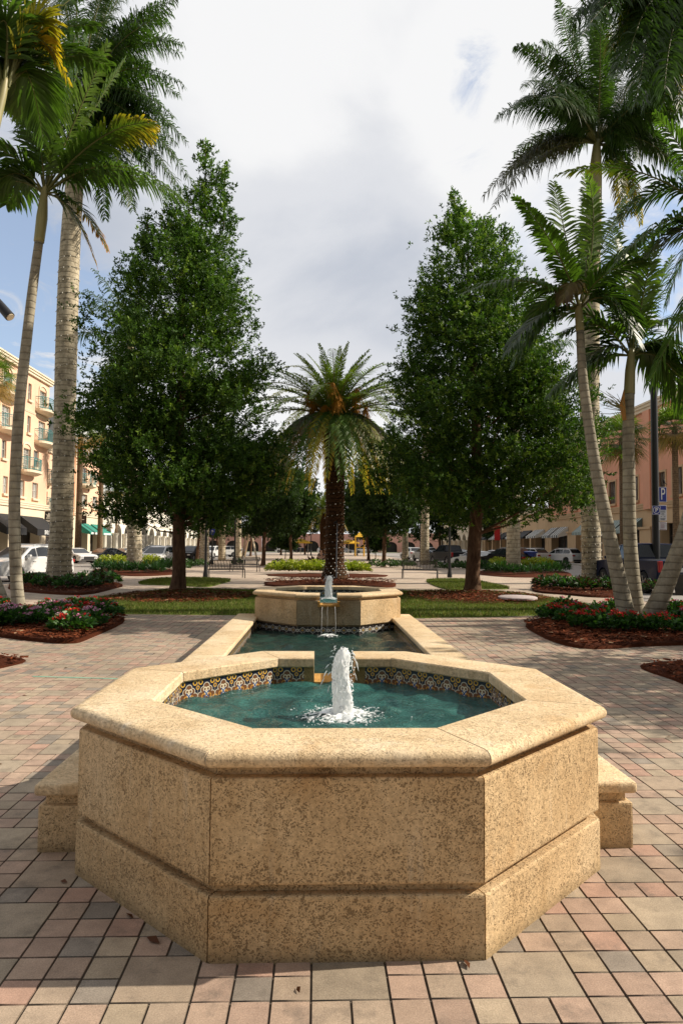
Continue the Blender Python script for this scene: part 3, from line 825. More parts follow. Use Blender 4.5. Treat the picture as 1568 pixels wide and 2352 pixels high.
def frond(nb, P0, P1, P2, n=46, ll=.5, lw=.022, plume=.25, fwd=.55, droop=.35, col=(.05, .10, .015), tip=None, start=.14, rach=.022, rng=RNG, vee=.25, rcol=(.20, .20, .07), twist=0.0):
    """one feather frond along a quadratic curve: midrib plus two rows of leaflets"""
    P0, P1, P2 = (np.array(p, float) for p in (P0, P1, P2))
    t = np.linspace(0, 1, 9)[:, None]; cur = (1-t)**2*P0+2*t*(1-t)*P1+t*t*P2
    m = MB(); m.tube(cur, [rach*(1-.86*i/8) for i in range(9)], 5, caps=False); nb.mbadd(m, rcol)
    t = (start+(1-start)*np.linspace(0, 1, n))
    t = np.repeat(t, 2) + rng.normal(0, .004, 2*n); side = np.tile([-1., 1.], n)
    tt = t[:, None]
    p = (1-tt)**2*P0+2*tt*(1-tt)*P1+tt*tt*P2
    T = norm(2*(1-tt)*(P1-P0)+2*tt*(P2-P1))
    ref = np.array([math.sin(twist), 0, math.cos(twist)])
    S = np.cross(T, ref); bad = np.linalg.norm(S, axis=1) < .15
    S[bad] = np.cross(T[bad], np.array([0, 1., .2])); S = norm(S); N = np.cross(S, T)
    u = (t-start)/(1-start)
    L = ll*(.35+.65*np.sin(np.clip(u*.9+.12, 0, 1)*math.pi)**.7)*(1-.35*u)*rng.uniform(.85, 1.1, 2*n)
    v = vee+rng.normal(0, plume, 2*n)
    f = fwd*(.75+.7*u)+rng.normal(0, .06, 2*n)
    d = norm(S*side[:, None]+T*f[:, None]+N*v[:, None])
    wv = norm(T-d*np.sum(T*d, 1, keepdims=True))*(lw*rng.uniform(.8, 1.15, 2*n))[:, None]
    dr = droop*rng.uniform(.6, 1.4, 2*n)
    mid = p+d*(L*.5)[:, None]-UP*(L*dr*.16)[:, None]
    q3 = p+d*(L*.8)[:, None]-UP*(L*dr*.48)[:, None]
    end = p+d*(L*1.0)[:, None]-UP*(L*dr*.9)[:, None]
    V = np.stack([p-wv*.45, p+wv*.45, mid-wv, mid+wv, q3-wv*.7, q3+wv*.7, end], 1).reshape(-1, 3)
    b = (np.arange(2*n)*7)[:, None]
    q = np.concatenate([b+np.array([[0, 1, 3, 2]]), b+np.array([[2, 3, 5, 4]])]); tr = b+np.array([[4, 5, 6]])
    c0 = np.array(col)*rng.uniform(.75, 1.3, (2*n, 1))
    C = np.repeat(c0[:, None, :], 7, 1)
    if tip is not None:
        k = np.clip((u-.35)/.5, 0, 1)[:, None]; c1 = c0*(1-k)+np.array(tip)*k
        C[:, 2:4] = (c0*.7+c1*.3)[:, None]; C[:, 4:] = c1[:, None]
    nb.add(V, C.reshape(-1, 3), q, tr)

DG = (.042, .085, .015); MG = (.066, .125, .018); BG = (.11, .18, .022); YG = (.25, .24, .025); YL = (.52, .36, .03); OR = (.50, .22, .03); BR = (.13, .085, .04)
def crown_auto(nb, c, nf, L, rng, elev=(-50, 80), az0=0, **kw):
    """n fronds in a spiral; the low ones hang, the young ones stand"""
    c = np.array(c)
    for i in range(nf):
        az = az0+i*2.39996; e = rad(elev[0]+(elev[1]-elev[0])*(i+.5)/nf+rng.normal(0, 5)); l = L*rng.uniform(.85, 1.08)
        h = np.array([math.cos(az), math.sin(az), 0])
        d1 = h*math.cos(max(e, rad(-30))+.45)+UP*math.sin(max(e, rad(-30))+.45)
        d2 = h*math.cos(e-.35)+UP*math.sin(e-.35)
        P1 = c+d1*l*.5; P2 = P1+d2*l*.6
        k = dict(kw)
        if 'old' in kw:
            o = k.pop('old')
            if i < nf*.25 and o: k['col'] = [YG, BR, MG][int(rng.choice(3, p=[.35, .25, .4]))]; k['tip'] = [YL, BR, OR][int(rng.integers(3))]
        frond(nb, c+h*.08, P1, P2, rng=rng, **k)

def light_string(pts, rads, parent, off, turns, bulbs, size=.012):
    """wires wound round a trunk with small clear bulbs; rads, pts sampled along the trunk"""
    pts = [Vector(p) for p in pts]
    def at(t):
        x = t*(len(pts)-1); i = min(int(x), len(pts)-2); f = x-i
        return pts[i].lerp(pts[i+1], f), rads[i]*(1-f)+rads[i+1]*f
    m = MB(); path = []
    n = turns*14
    for i in range(n+1):
        t = i/n; p, r = at(t); a = 2*math.pi*turns*t
        path.append(p+Vector((math.cos(a), math.sin(a), 0))*(r+.012)-Vector(off))
    m.tube(path, .006, 4)
    w = m.build('light_wire', WIRE, parent)
    b = MB()
    for i in range(bulbs):
        t = i/bulbs; p, r = at(t); a = 2*math.pi*turns*t
        c = p+Vector((math.cos(a), math.sin(a), 0))*(r+.028)-Vector(off); s = size
        b.add([c+Vector(d)*s for d in ((1, 0, 0), (-1, 0, 0), (0, 1, 0), (0, -1, 0), (0, 0, 1.3), (0, 0, -1.3))], [(0, 2, 4), (2, 1, 4), (1, 3, 4), (3, 0, 4), (2, 0, 5), (1, 2, 5), (3, 1, 5), (0, 3, 5)])
    o = b.build('light_bulbs', BULB, w); o['kind'] = 'stuff'
    return w

def trunk_pts(pix, y0, y1):
    """screen way-points of a trunk, at depths running from y0 to y1 -> world points"""
    n = len(pix); return [AT(u, v, y0+(y1-y0)*i/(n-1)) for i, (u, v) in enumerate(pix)]
def resample(pts, rads, k=5):
    P = []; R = []
    for i in range(len(pts)-1):
        a, b, c, d = (Vector(pts[max(i-1, 0)]), Vector(pts[i]), Vector(pts[i+1]), Vector(pts[min(i+2, len(pts)-1)]))
        for j in range(k):
            t = j/k; P.append(.5*((2*b)+(c-a)*t+(2*a-5*b+4*c-d)*t*t+(3*b-a-3*c+d)*t**3)); R.append(rads[i]*(1-t)+rads[i+1]*t)
    P.append(Vector(pts[-1])); R.append(rads[-1]); return P, R

def palm(label, base, trunk, tr, bark, fronds, group=None, shaft=None, name='palm_tree', extra=None, lights=None, auto=None, seg=14, fkw={}):
    """trunk: world points; fronds: list of (P1, P2, options) from the crown point; every part is local to the base"""
    root = thing(name, label, 'palm tree', base, 0, group); off = Vector(base)
    P, R = resample(trunk, tr)
    m = MB(); m.tube([p-off for p in P], R, seg); m.build('trunk', bark, root, smooth=True)
    top = Vector(trunk[-1])
    if shaft:
        sp, sr = resample([Vector(p) for p in shaft[0]], shaft[1], 4)
        m = MB(); m.tube([p-off for p in sp], sr, 12); m.build('crownshaft', SHAFT, root, smooth=True); top = Vector(shaft[0][-1])
    nb = NB()
    for f in fronds:
        o = dict(fkw); o.update(f[2] if len(f) > 2 else {})
        P0 = top + (Vector(f[1])-top).normalized()*.05
        frond(nb, P0-Vector((0, 0, .15)), f[0], f[1], **o)
    if auto: crown_auto(nb, top, **auto)
    nb.build('crown', FROND, root, off)
    if lights: light_string(P[:lights[2]], R[:lights[2]], root, off, lights[0], lights[1], .024)
    return root, top

def pxf(c, y, lst, **base):
    """fronds given as (control point, tip, depth offset of the tip, options) in photo pixels at depth y"""
    out = []
    for (cu, cv), (tu, tv), dy, *o in lst:
        k = dict(base); k.update(o[0] if o else {})
        out.append((AT(cu, cv, y+dy*.5), AT(tu, tv, y+dy), k))
    return out
def more(lst, seed, j=28, dy=1.6):
    rg = random.Random(seed); out = list(lst)
    for (c, t, d, *o) in lst:
        a, b = rg.uniform(-j, j), rg.uniform(-j, j); out.append(((c[0]+a*.6, c[1]+b*.6), (t[0]+a-math.copysign(14, t[0]-c[0]), t[1]+b), d+rg.choice([-1, 1])*rg.uniform(.5, dy), *o))
    return out

SL = dict(n=54, ll=.84, lw=.030, plume=.14, fwd=.8, droop=.42, col=MG, vee=.18, rach=.026)      # slim palms: flat broad leaflets
RY = dict(n=120, ll=.92, lw=.025, plume=.55, fwd=.55, droop=.75, col=DG, vee=.05, rach=.045)      # royal palms: plumose leaflets

# --- slim double palm at the left edge
tp = trunk_pts([(48, 1422), (38, 1330), (34, 1150), (44, 950), (62, 780), (76, 660), (90, 556)], 15.4, 15.6)
fr = pxf(None, 15.6, more([((80, 300), (-8, 150), -.3), ((150, 260), (205, 70), .2), ((185, 300), (285, 140), .6, dict(col=BG)), ((230, 275), (352, 282), -.6, dict(tip=YL, col=MG, rach=.032)),
      ((255, 330), (425, 462), .5, dict(ll=.7, droop=.9)), ((175, 430), (246, 572), -.5, dict(tip=OR, col=DG, ll=.5)), ((30, 390), (-45, 440), .3), ((40, 330), (-70, 330), -.8),
      ((130, 240), (130, 60), 1.0, dict(col=BG)), ((60, 400), (15, 470), 1.2), ((170, 380), (330, 420), 1.6, dict(col=DG)), ((60, 250), (70, 120), 1.5)], 2, 40, 1.0)[:19], **SL)
palm('slim grey palm with fanned feathery fronds rising from the left flower bed', tuple(G(48, 1422)), tp, [.155, .125, .118, .112, .108, .10, .092], SLIMBARK, fr,
     shaft=(trunk_pts([(90, 556), (97, 500), (101, 455), (104, 425)], 15.6, 15.6), [.11, .12, .085, .05]), name='slim_palm')
tp = trunk_pts([(12, 1412), (-12, 1340), (-50, 1230), (-100, 1080), (-150, 800), (-170, 560)], 16.4, 17.0)
palm('slim palm stem leaning out of the picture at the left edge', tuple(G(12, 1412)), tp, [.20, .16, .14, .13, .12, .11], SLIMBARK,
     pxf(None, 17.0, [((-120, 380), (-60, 480), -.5), ((-100, 300), (-10, 330), .5), ((-200, 330), (-300, 450), 0)], **SL),
     shaft=(trunk_pts([(-170, 560), (-172, 480), (-174, 440)], 17, 17), [.12, .11, .06]), name='slim_palm')
# --- pale palm outside the left edge whose part yellow crown fills the top left corner
tp = trunk_pts([(-160, 1450), (-140, 1100), (-80, 620), (-36, 380)], 12.0, 12.0)
fr = pxf(None, 12.0, more([((80, -60), (128, 118), .3, dict(col=YG, tip=YL)), ((70, -20), (160, 190), .4, dict(col=YL, tip=YL, n=30, ll=.5)), ((60, 60), (100, 320), .9), ((0, 30), (-40, 260), 1.0), ((90, 40), (215, 60), 1.4),
     ((100, 10), (230, -40), 1.0), ((30, -50), (-50, 80), .3), ((-60, 50), (-120, 200), 0), ((40, -120), (60, -260), 0), ((20, 90), (48, 260), 1.3, dict(col=BG)), ((110, 90), (250, 150), 2.0)], 4, 50, 1.0), **SL)
palm('palm at the upper left corner with yellow fronds and pale shaft', tuple(G(-150, 1450)), tp, [.13, .11, .10, .09], SLIMBARK, fr,
     shaft=(trunk_pts([(-36, 380), (-14, 290), (6, 215), (14, 180)], 12, 12), [.095, .10, .075, .04]), name='slim_palm')
# --- clump of three slim palms on the right
b3 = 15.4
tp = trunk_pts([(1440, 1428), (1424, 1350), (1398, 1230), (1366, 1070), (1345, 930), (1336, 850), (1331, 760)], 15.3, 15.5)
fr = pxf(None, 15.5, more([((1385, 520), (1346, 392), -.2, dict(col=BG, ll=.55)), ((1290, 560), (1180, 452), -.5, dict(ll=.6)), ((1215, 600), (1052, 668), -.4, dict(ll=.55, droop=.7)), ((1240, 690), (1168, 805), -.6, dict(col=DG, droop=.6)),
     ((1400, 560), (1560, 520), .6, dict(ll=.7)), ((1400, 620), (1478, 770), -.3, dict(col=DG)), ((1318, 600), (1290, 690), -.8, dict(col=(.22, .17, .07), tip=BR, ll=.5, droop=.9)), ((1370, 560), (1455, 430), .9),
     ((1300, 540), (1270, 420), 1.2, dict(col=BG)), ((1370, 610), (1480, 600), -1.0), ((1270, 640), (1215, 740), 1.2)], 3, 40, 1.0)[:17], **SL)
palm('left leaning stem of the slim palm clump on the right, pale ringed trunk', tuple(G(1440, 1428)), tp, [.205, .17, .15, .125, .11, .10, .085], SLIMBARK, fr,
     shaft=(trunk_pts([(1331, 760), (1328, 715), (1329, 690)], 15.5, 15.5), [.095, .085, .05]), name='slim_palm', group='slim palms in the right flower bed')
tp = trunk_pts([(1462, 1414), (1452, 1330), (1445, 1220), (1443, 1080), (1442, 960), (1444, 905)], 16.2, 16.4)
fr = pxf(None, 16.4, more([((1440, 650), (1412, 545), .4, dict(col=BG)), ((1370, 700), (1292, 770), -.4), ((1350, 810), (1262, 905), -.3, dict(droop=.8)), ((1490, 700), (1542, 590), .2, dict(col=BG)), ((1520, 740), (1590, 830), -.4, dict(droop=.8)),
     ((1530, 780), (1610, 960), .3, dict(droop=.9)), ((1480, 720), (1575, 730), .6), ((1400, 760), (1330, 840), .8, dict(col=DG)), ((1460, 660), (1470, 540), 1.0), ((1420, 690), (1350, 640), .8)], 4, 40, 1.0)[:16], **SL)
root, top = palm('upright middle stem of the slim palm clump on the right', tuple(G(1462, 1414)), tp, [.19, .165, .15, .14, .13, .12], SLIMBARK, fr,
     shaft=(trunk_pts([(1444, 905), (1446, 850), (1449, 800)], 16.4, 16.4), [.13, .115, .06]), name='slim_palm', group='slim palms in the right flower bed')
off = Vector(G(1462, 1414)); m = MB(); q = AT(1437, 945, 16.2); rg = random.Random(2)                # dry flower stalk and sheath
for i in range(26):
    e = q+Vector((-.15-rg.random()*.55, rg.uniform(-.2, .2), rg.uniform(-.05, .5)))
    md = q.lerp(e, .5)+Vector((0, 0, rg.uniform(-.05, .1))); m.tube([q-off, md-off, e-off], [.012, .008, .004], 4)
m.build('flower_stalk', plain('stalk', (.30, .30, .14), .7), root)
m = MB(); m.tube([AT(1433, 965, 16.2)-off, AT(1428, 930, 16.15)-off, AT(1432, 895, 16.1)-off], [.05, .07, .01], 6); m.build('dry_sheath', plain('dry_sheath', (.42, .20, .05), .8), root)
tp = trunk_pts([(1486, 1428), (1512, 1380), (1548, 1290), (1588, 1170), (1640, 950), (1668, 760), (1680, 640)], 15.3, 14.2)
fr = pxf(None, 14.2, [((1480, 330), (1278, 402), .6, dict(col=DG, ll=.5, tip=YG)), ((1560, 420), (1400, 620), -.4, dict(col=DG)), ((1580, 480), (1478, 590), .5, dict(col=DG)), ((1600, 380), (1505, 262), .2, dict(col=MG)), ((1620, 600), (1490, 880), -.3, dict(droop=.8)),
     ((1650, 400), (1600, 250), .4), ((1740, 420), (1850, 400), 0), ((1760, 520), (1880, 640), 0), ((1560, 350), (1420, 500), 1.0, dict(col=DG)), ((1600, 450), (1530, 700), .3)], **SL)
palm('right leaning stem of the slim palm clump, tilting out of the picture', tuple(G(1486, 1428)), tp, [.235, .20, .175, .16, .14, .12, .11], SLIMBARK, fr,
     shaft=(trunk_pts([(1680, 640), (1684, 560), (1686, 520)], 14.2, 14.2), [.12, .11, .06]), name='slim_palm', group='slim palms in the right flower bed')

# --- royal palms
def royal(label, pix, y, rads, shaft_pix, srads, flist, lights=None, auto=None, **kw):
    tp = trunk_pts(pix, y, y); k = dict(RY); k.update(kw)
    return palm(label, (tp[0].x, tp[0].y, 0), [Vector((tp[0].x, tp[0].y, -.05))]+tp[1:], rads, ROYALBARK, pxf(None, y, more(more(flist, len(flist)), 5, 45, 2.5), **k), group='royal palms', shaft=(trunk_pts(shaft_pix, y, y), srads), name='royal_palm', lights=lights, auto=auto, seg=22)
LL = [((250, 30), (420, 100), 0), ((270, 110), (412, 218), .5), ((270, 190), (408, 330), -1), ((285, 230), (412, 440), .3), ((245, 300), (285, 468), -.6), ((120, 80), (30, 130), 0), ((230, -20), (330, -90), 1), ((150, -40), (100, -160), 0),
      ((200, 60), (260, -140), 2), ((110, 180), (40, 300), 1), ((250, 120), (370, 180), 3), ((260, 210), (345, 395), 2.5), ((150, 120), (90, 260), -2), ((240, 60), (390, 20), -2), ((215, 260), (240, 420), 2), ((280, 150), (400, 270), -2.5)]
royal('thick pale royal palm wrapped with fairy lights on the left behind the slim palm', [(137, 1338), (137, 1290), (143, 1180), (148, 1000), (153, 800), (159, 620), (166, 500), (172, 420)], 31.0,
      [.62, .50, .47, .45, .46, .44, .41, .38], [(172, 420), (180, 320), (188, 235)], [.40, .34, .14], LL, lights=(30, 330, 27))
RL = [((1235, 290), (1108, 452), .6, dict(ll=.95, col=(.06, .065, .03))), ((1235, 185), (1140, 268), -1), ((1280, 110), (1203, 108), .6), ((1330, 130), (1302, 22), 0), ((1400, 120), (1430, -10), 1), ((1450, 190), (1570, 185), -1, dict(tip=YL)),
      ((1440, 250), (1520, 330), .6), ((1420, 200), (1520, 120), 2), ((1300, 200), (1230, 190), -3), ((1420, 330), (1425, 520), .6, dict(tip=YL, ll=.6)), ((1470, 260), (1580, 400), 1.5), ((1290, 260), (1180, 350), 3), ((1390, 160), (1360, 60), -2), ((1480, 220), (1600, 270), -2), ((1330, 210), (1260, 250), -3)]
royal('tall royal palm with lit dark trunk at the right beside the parked pickup', [(1357, 1344), (1357, 1280), (1355, 1150), (1353, 950), (1354, 760), (1358, 600), (1362, 500)], 31.5,
      [.44, .42, .42, .43, .42, .38, .34], [(1362, 500), (1366, 400), (1370, 322)], [.36, .30, .14], RL, lights=(26, 300, 20))
royal('royal palm outside the right edge whose fronds hang into the upper right corner', [(1690, 1480), (1680, 900), (1640, 300), (1625, 150)], 18.0, [.35, .32, .28, .25], [(1625, 150), (1610, 40), (1600, -40)], [.26, .22, .1],
      [((1420, -90), (1310, 60), 0), ((1470, -60), (1400, 170), .5), ((1520, -20), (1480, 235), -.3), ((1560, 20), (1560, 240), .4), ((1480, -160), (1350, -60), 1), ((1700, -100), (1850, 50), 0), ((1500, -100), (1430, 80), 1.5, dict(tip=YG))])
for lb_, u, vb, y, u2, vt, seed, lt in (('royal palm with pale trunk among lime shrubs behind the left broadleaf tree', 309, 1312, 43.5, 300, 850, 3, (22, 180)), ('royal palm with pale trunk among lime shrubs behind the right broadleaf tree', 1178, 1316, 44.5, 1180, 900, 4, None),
      ('royal palm with dotted lights beyond the left benches', 470, 1296, 62, 470, 1000, 5, (30, 200)), ('smooth royal palm trunk between parked cars and left benches', 510, 1288, 76, 511, 1060, 6, None), ('royal palm with dotted lights beyond the right bench', 975, 1297, 64, 977, 1000, 7, (30, 200)),
      ('distant slim royal palm right of the far lawn', 930, 1284, 88, 930, 1080, 8, None), ('distant royal palm left of the stake propped palm', 548, 1281, 96, 548, 1090, 9, None)):
    b = G(u, vb); tp = [AT(u, vb, y), AT(u, (vb*.8+vt*.2), y), AT((u+u2)/2, (vb+vt)/2, y), AT(u2, vt, y)]
    tp[0].z = -.05; s = Vector((0, 0, 1)); t_ = tp[-1]
    r0 = .43 if y < 50 else .38
    pts, rds = resample(tp, [r0*1.12, r0, r0, r0*.85])
    root, top = palm(lb_, (tp[0].x, tp[0].y, 0), tp, [r0*1.15, r0, r0*.98, r0*.8], ROYALBARK, [], group='royal palms', shaft=([t_, t_+s*1.0, t_+s*2.0], [r0*.85, r0*.75, r0*.35]), name='royal_palm',
         auto=dict(RY, nf=15, L=4.2, rng=np.random.default_rng(seed), elev=(-40, 78), n=60, lw=.03), lights=(lt[0], lt[1], 11) if lt else None)

# --- date palm in the middle
def date_palm(label, base, top, tr, n, L, seed, fruit, lights=None, skirt=True, lift=0, golden=0.2):
    root = thing('date_palm', label, 'palm tree', base); off = Vector(base); rg = np.random.default_rng(seed); top = Vector(top)
    P = [Vector((base[0], base[1], -.05)), Vector((base[0], base[1], .35)), Vector((base[0], base[1], .9)), off.lerp(top, .3), off.lerp(top, .62), off.lerp(top, .93)]
    Pp, R = resample(P, [tr*1.55, tr*1.35, tr, tr*.94, tr*.96, tr*1.15])
    m = MB(); m.tube([p-off for p in Pp], R, 18); m.build('trunk', DATEBARK, root, smooth=True)
    m = MB()                                                          # cut leaf bases give the trunk its diamond relief
    for i in range(int(top.z*9)):
        for k in range(11):
            z = .5+i*.11
            if z > top.z-.3: continue
            a = 2*math.pi*(k+.5*(i % 2))/11; t = (z)/(top.z); x = t*(len(Pp)-1); j = min(int(x), len(Pp)-2); r = tr*.97
            c = Vector((math.cos(a), math.sin(a), 0)); s = Vector((-c.y, c.x, 0)); o = Vector((0, 0, z))
            m.add([c*(r-.03)+s*.10+o, c*(r-.03)-s*.10+o, c*(r+.045)+o+Vector((0, 0, .10)), c*(r-.02)+o+Vector((0, 0, .13))], [(0, 1, 2), (0, 2, 3), (1, 3, 2)])
    m.build('leaf_bases', DATEBARK, root)
    nb = NB(); c = np.array(top)
    K = dict(n=70, ll=.55, lw=.022, plume=.12, fwd=.75, droop=.35, vee=.35, rach=.035, start=.10)
    for i in range(n):
        u = (i+.5)/n; az = i*2.39996+seed; h = np.array([math.cos(az), math.sin(az), 0])
        if u < .40:                                                    # hanging skirt
            e = rad(-35-35*(1-u/.4)); d1 = h*.75+UP*.35; l = L*1.12
            P1 = c+norm(d1)*l*.36; P2 = P1+norm(h*.42-UP*(.85))*l*.78
            g = rg.random(); k = dict(K); k['ll'] = .68; k['lw'] = .028; k['droop'] = .6; k['col'] = MG if g > golden*1.6 else YG if g > golden*.4 else BR; k['tip'] = (.40, .25, .05) if rg.random() < .6 else MG
        elif u < .74:
            e = rad(-4+34*(u-.4)/.34); l = L*1.28
            P1 = c+norm(h*math.cos(e+.42)+UP*math.sin(e+.42))*l*.52; P2 = P1+norm(h*math.cos(e-.75)+UP*math.sin(e-.75))*l*.52
            k = dict(K); k['col'] = (.11, .165, .03) if rg.random() < .7 else (.16, .17, .04); k['tip'] = YG if rg.random() < .35 else None
        else:
            e = rad(34+48*(u-.74)/.26); l = L*.74
            P1 = c+norm(h*math.cos(e+.15)+UP*math.sin(e+.15))*l*.5; P2 = P1+norm(h*math.cos(e-.62)+UP*math.sin(e-.62))*l*.50
            k = dict(K); k['col'] = (.14, .19, .03); k['tip'] = (.24, .24, .05) if rg.random() < .5 else None; k['fwd'] = 1.0; k['ll'] = .52
        if not skirt and u < .3: k['tip'] = (.5, .3, .04)
        frond(nb, c+h*.12, P1, P2, rng=rg, rcol=(.26, .26, .12), **k)
    nb.build('crown', FROND, root, off)
    for j in range(fruit):
        a = rg.uniform(math.pi*1.0, math.pi*2.0) if j < fruit*.8 else rg.uniform(0, math.pi); fb = NB(); h = Vector((math.cos(a), math.sin(a), 0)); rr_ = rg.uniform(.9, 1.75); z0 = rg.uniform(-.4, 1.3)
        cc = top+h*rr_+Vector((0, 0, z0)); V = []
        m = MB(); m.tube([top+h*.2-off, top+h*rr_*.6+Vector((0, 0, z0*.7+.25))-off, cc+Vector((0, 0, .2))-off], [.035, .03, .02], 5)
        for q in range(70):
            e = cc+Vector(rg.normal(0, .17, 3).tolist())-Vector((0, 0, .15+rg.random()*.3)); m.tube([cc+Vector((0, 0, .18))-off, cc.lerp(e, .6)+Vector((0, 0, .08))-off, e-off], [.012, .011, .010], 3, caps=False)
        nb2 = NB(); nb2.mbadd(m, (.60, .27, .03)); nb2.build('fruit_cluster', FRUITM, root)
    if lights: light_string(Pp[4:lights[2]], [r+.03 for r in R[4:lights[2]]], root, off, lights[0], lights[1], .017)
    return root
bD = G(768, 1336)
dp = date_palm('broad date palm with hanging fronds, orange fruit and lights on its dark trunk', (bD.x, bD.y, 0), AT(768, 962, bD.y), .42, 104, 5.0, 3, 18, lights=(17, 210, 22))
tag(thing('spot_pole', 'thin black pole with a small spotlight clamped against the date palm trunk', 'spotlight', (bD.x+.06, bD.y-.62, 0)))
sp = bpy.data.objects['spot_pole']; m = MB(); m.tube([(0, 0, 0), (0, 0, 1.2), (.03, .04, 2.6)], .022, 6); m.build('pole', plain('pole_grey', (.12, .14, .17), .5), sp)
m = MB(); m.tube([(-.12, -.02, 2.62), (.03, -.02, 2.68)], [.05, .07], 8); m.build('lamp_head', BLACKM, sp)
b2 = G(742, 1284)
date_palm('golden yellow young date palm half hidden behind the central date palm', (b2.x, b2.y, 0), AT(742, 1172, b2.y), .42, 40, 4.2, 8, 2, golden=1.0)

# --- fan palms in front of the facades
def fan_palm(label, base, top, r, n, R, seed, group='fan palms along the facades', dead=.25):
    root = thing('fan_palm', label, 'palm tree', base, 0, group); off = Vector(base); top = Vector(top); rg = np.random.default_rng(seed)
    P, rr_ = resample([Vector((base[0], base[1], -.05)), off.lerp(top, .5), top], [r*1.25, r, r*.95]); m = MB(); m.tube([p-off for p in P], rr_, 10); m.build('trunk', FANBARK, root, smooth=True)
    nb = NB(); c = np.array(top)
    for i in range(n):
        u = (i+.5)/n; az = i*2.39996; e = rad(-65+140*u); h = np.array([math.cos(az), math.sin(az), 0]); d = h*math.cos(e)+UP*math.sin(e); hub = c+d*R*.5
        S = norm(np.cross(d, UP)+1e-6); N = np.cross(S, d)
        m = MB(); m.tube([c, c+d*R*.25+UP*.06, hub], [.025, .02, .015], 4, caps=False); nb.mbadd(m, (.2, .2, .08))
        col = np.array(BG)*rg.uniform(.6, 1.1); 
        if u < dead: col = np.array([(.34, .21, .07), (.24, .19, .06)][int(rg.integers(2))])
        k = 26; a = np.linspace(-1.9, 1.9, k)+rg.normal(0, .03, k); L = R*.62*(1-.12*np.abs(a)/1.9)
        dr = d[None]*np.cos(a)[:, None]+S[None]*np.sin(a)[:, None]+N[None]*.10
        wv = (S[None]*np.cos(a)[:, None]-d[None]*np.sin(a)[:, None])*.038
        mid = hub+dr*(L*.55)[:, None]; end = hub+dr*L[:, None]-UP*(L*rg.uniform(.15, .5, k))[:, None]
        V = np.stack([hub+wv*.1, hub-wv*.1, mid-wv, mid+wv, end], 1).reshape(-1, 3); b = (np.arange(k)*5)[:, None]
        nb.add(V, np.repeat(col[None]*rg.uniform(.8, 1.2, (k, 1)), 5, 0), b+np.array([[0, 1, 2, 3]]), b+np.array([[3, 2, 4]]))
    nb.build('crown', FROND, root, off); return root
for lb_, u, v, vb, y, r, R, s, dead in (('green fan palm standing before the salmon facade, between two windows', 1426, 1010, 1262, 52, .20, 2.3, 1, .2), ('fan palm at the right edge before the salmon facade corner', 1548, 985, 1270, 44, .19, 1.9, 2, .35),
      ('fan palm with golden dead skirt between the peach houses', 186, 1000, 1262, 74, .30, 2.6, 3, .45), ('fan palm with pale green crown left of the broadleaf tree', 236, 985, 1262, 84, .28, 2.6, 4, .3), ('fan palm crown peeping in at the left edge before the peach house', -18, 865, 1262, 58, .25, 2.5, 5, .3),
      ('slim fan palm by the white arcade', 268, 1120, 1262, 98, .26, 2.4, 6, .3), ('slim fan palm beyond the right white cars', 1097, 1130, 1262, 90, .26, 2.3, 7, .3)):
    t = AT(u, v, y); fan_palm(lb_, (t.x, t.y, 0), t, r, 30, R, s, dead=dead)

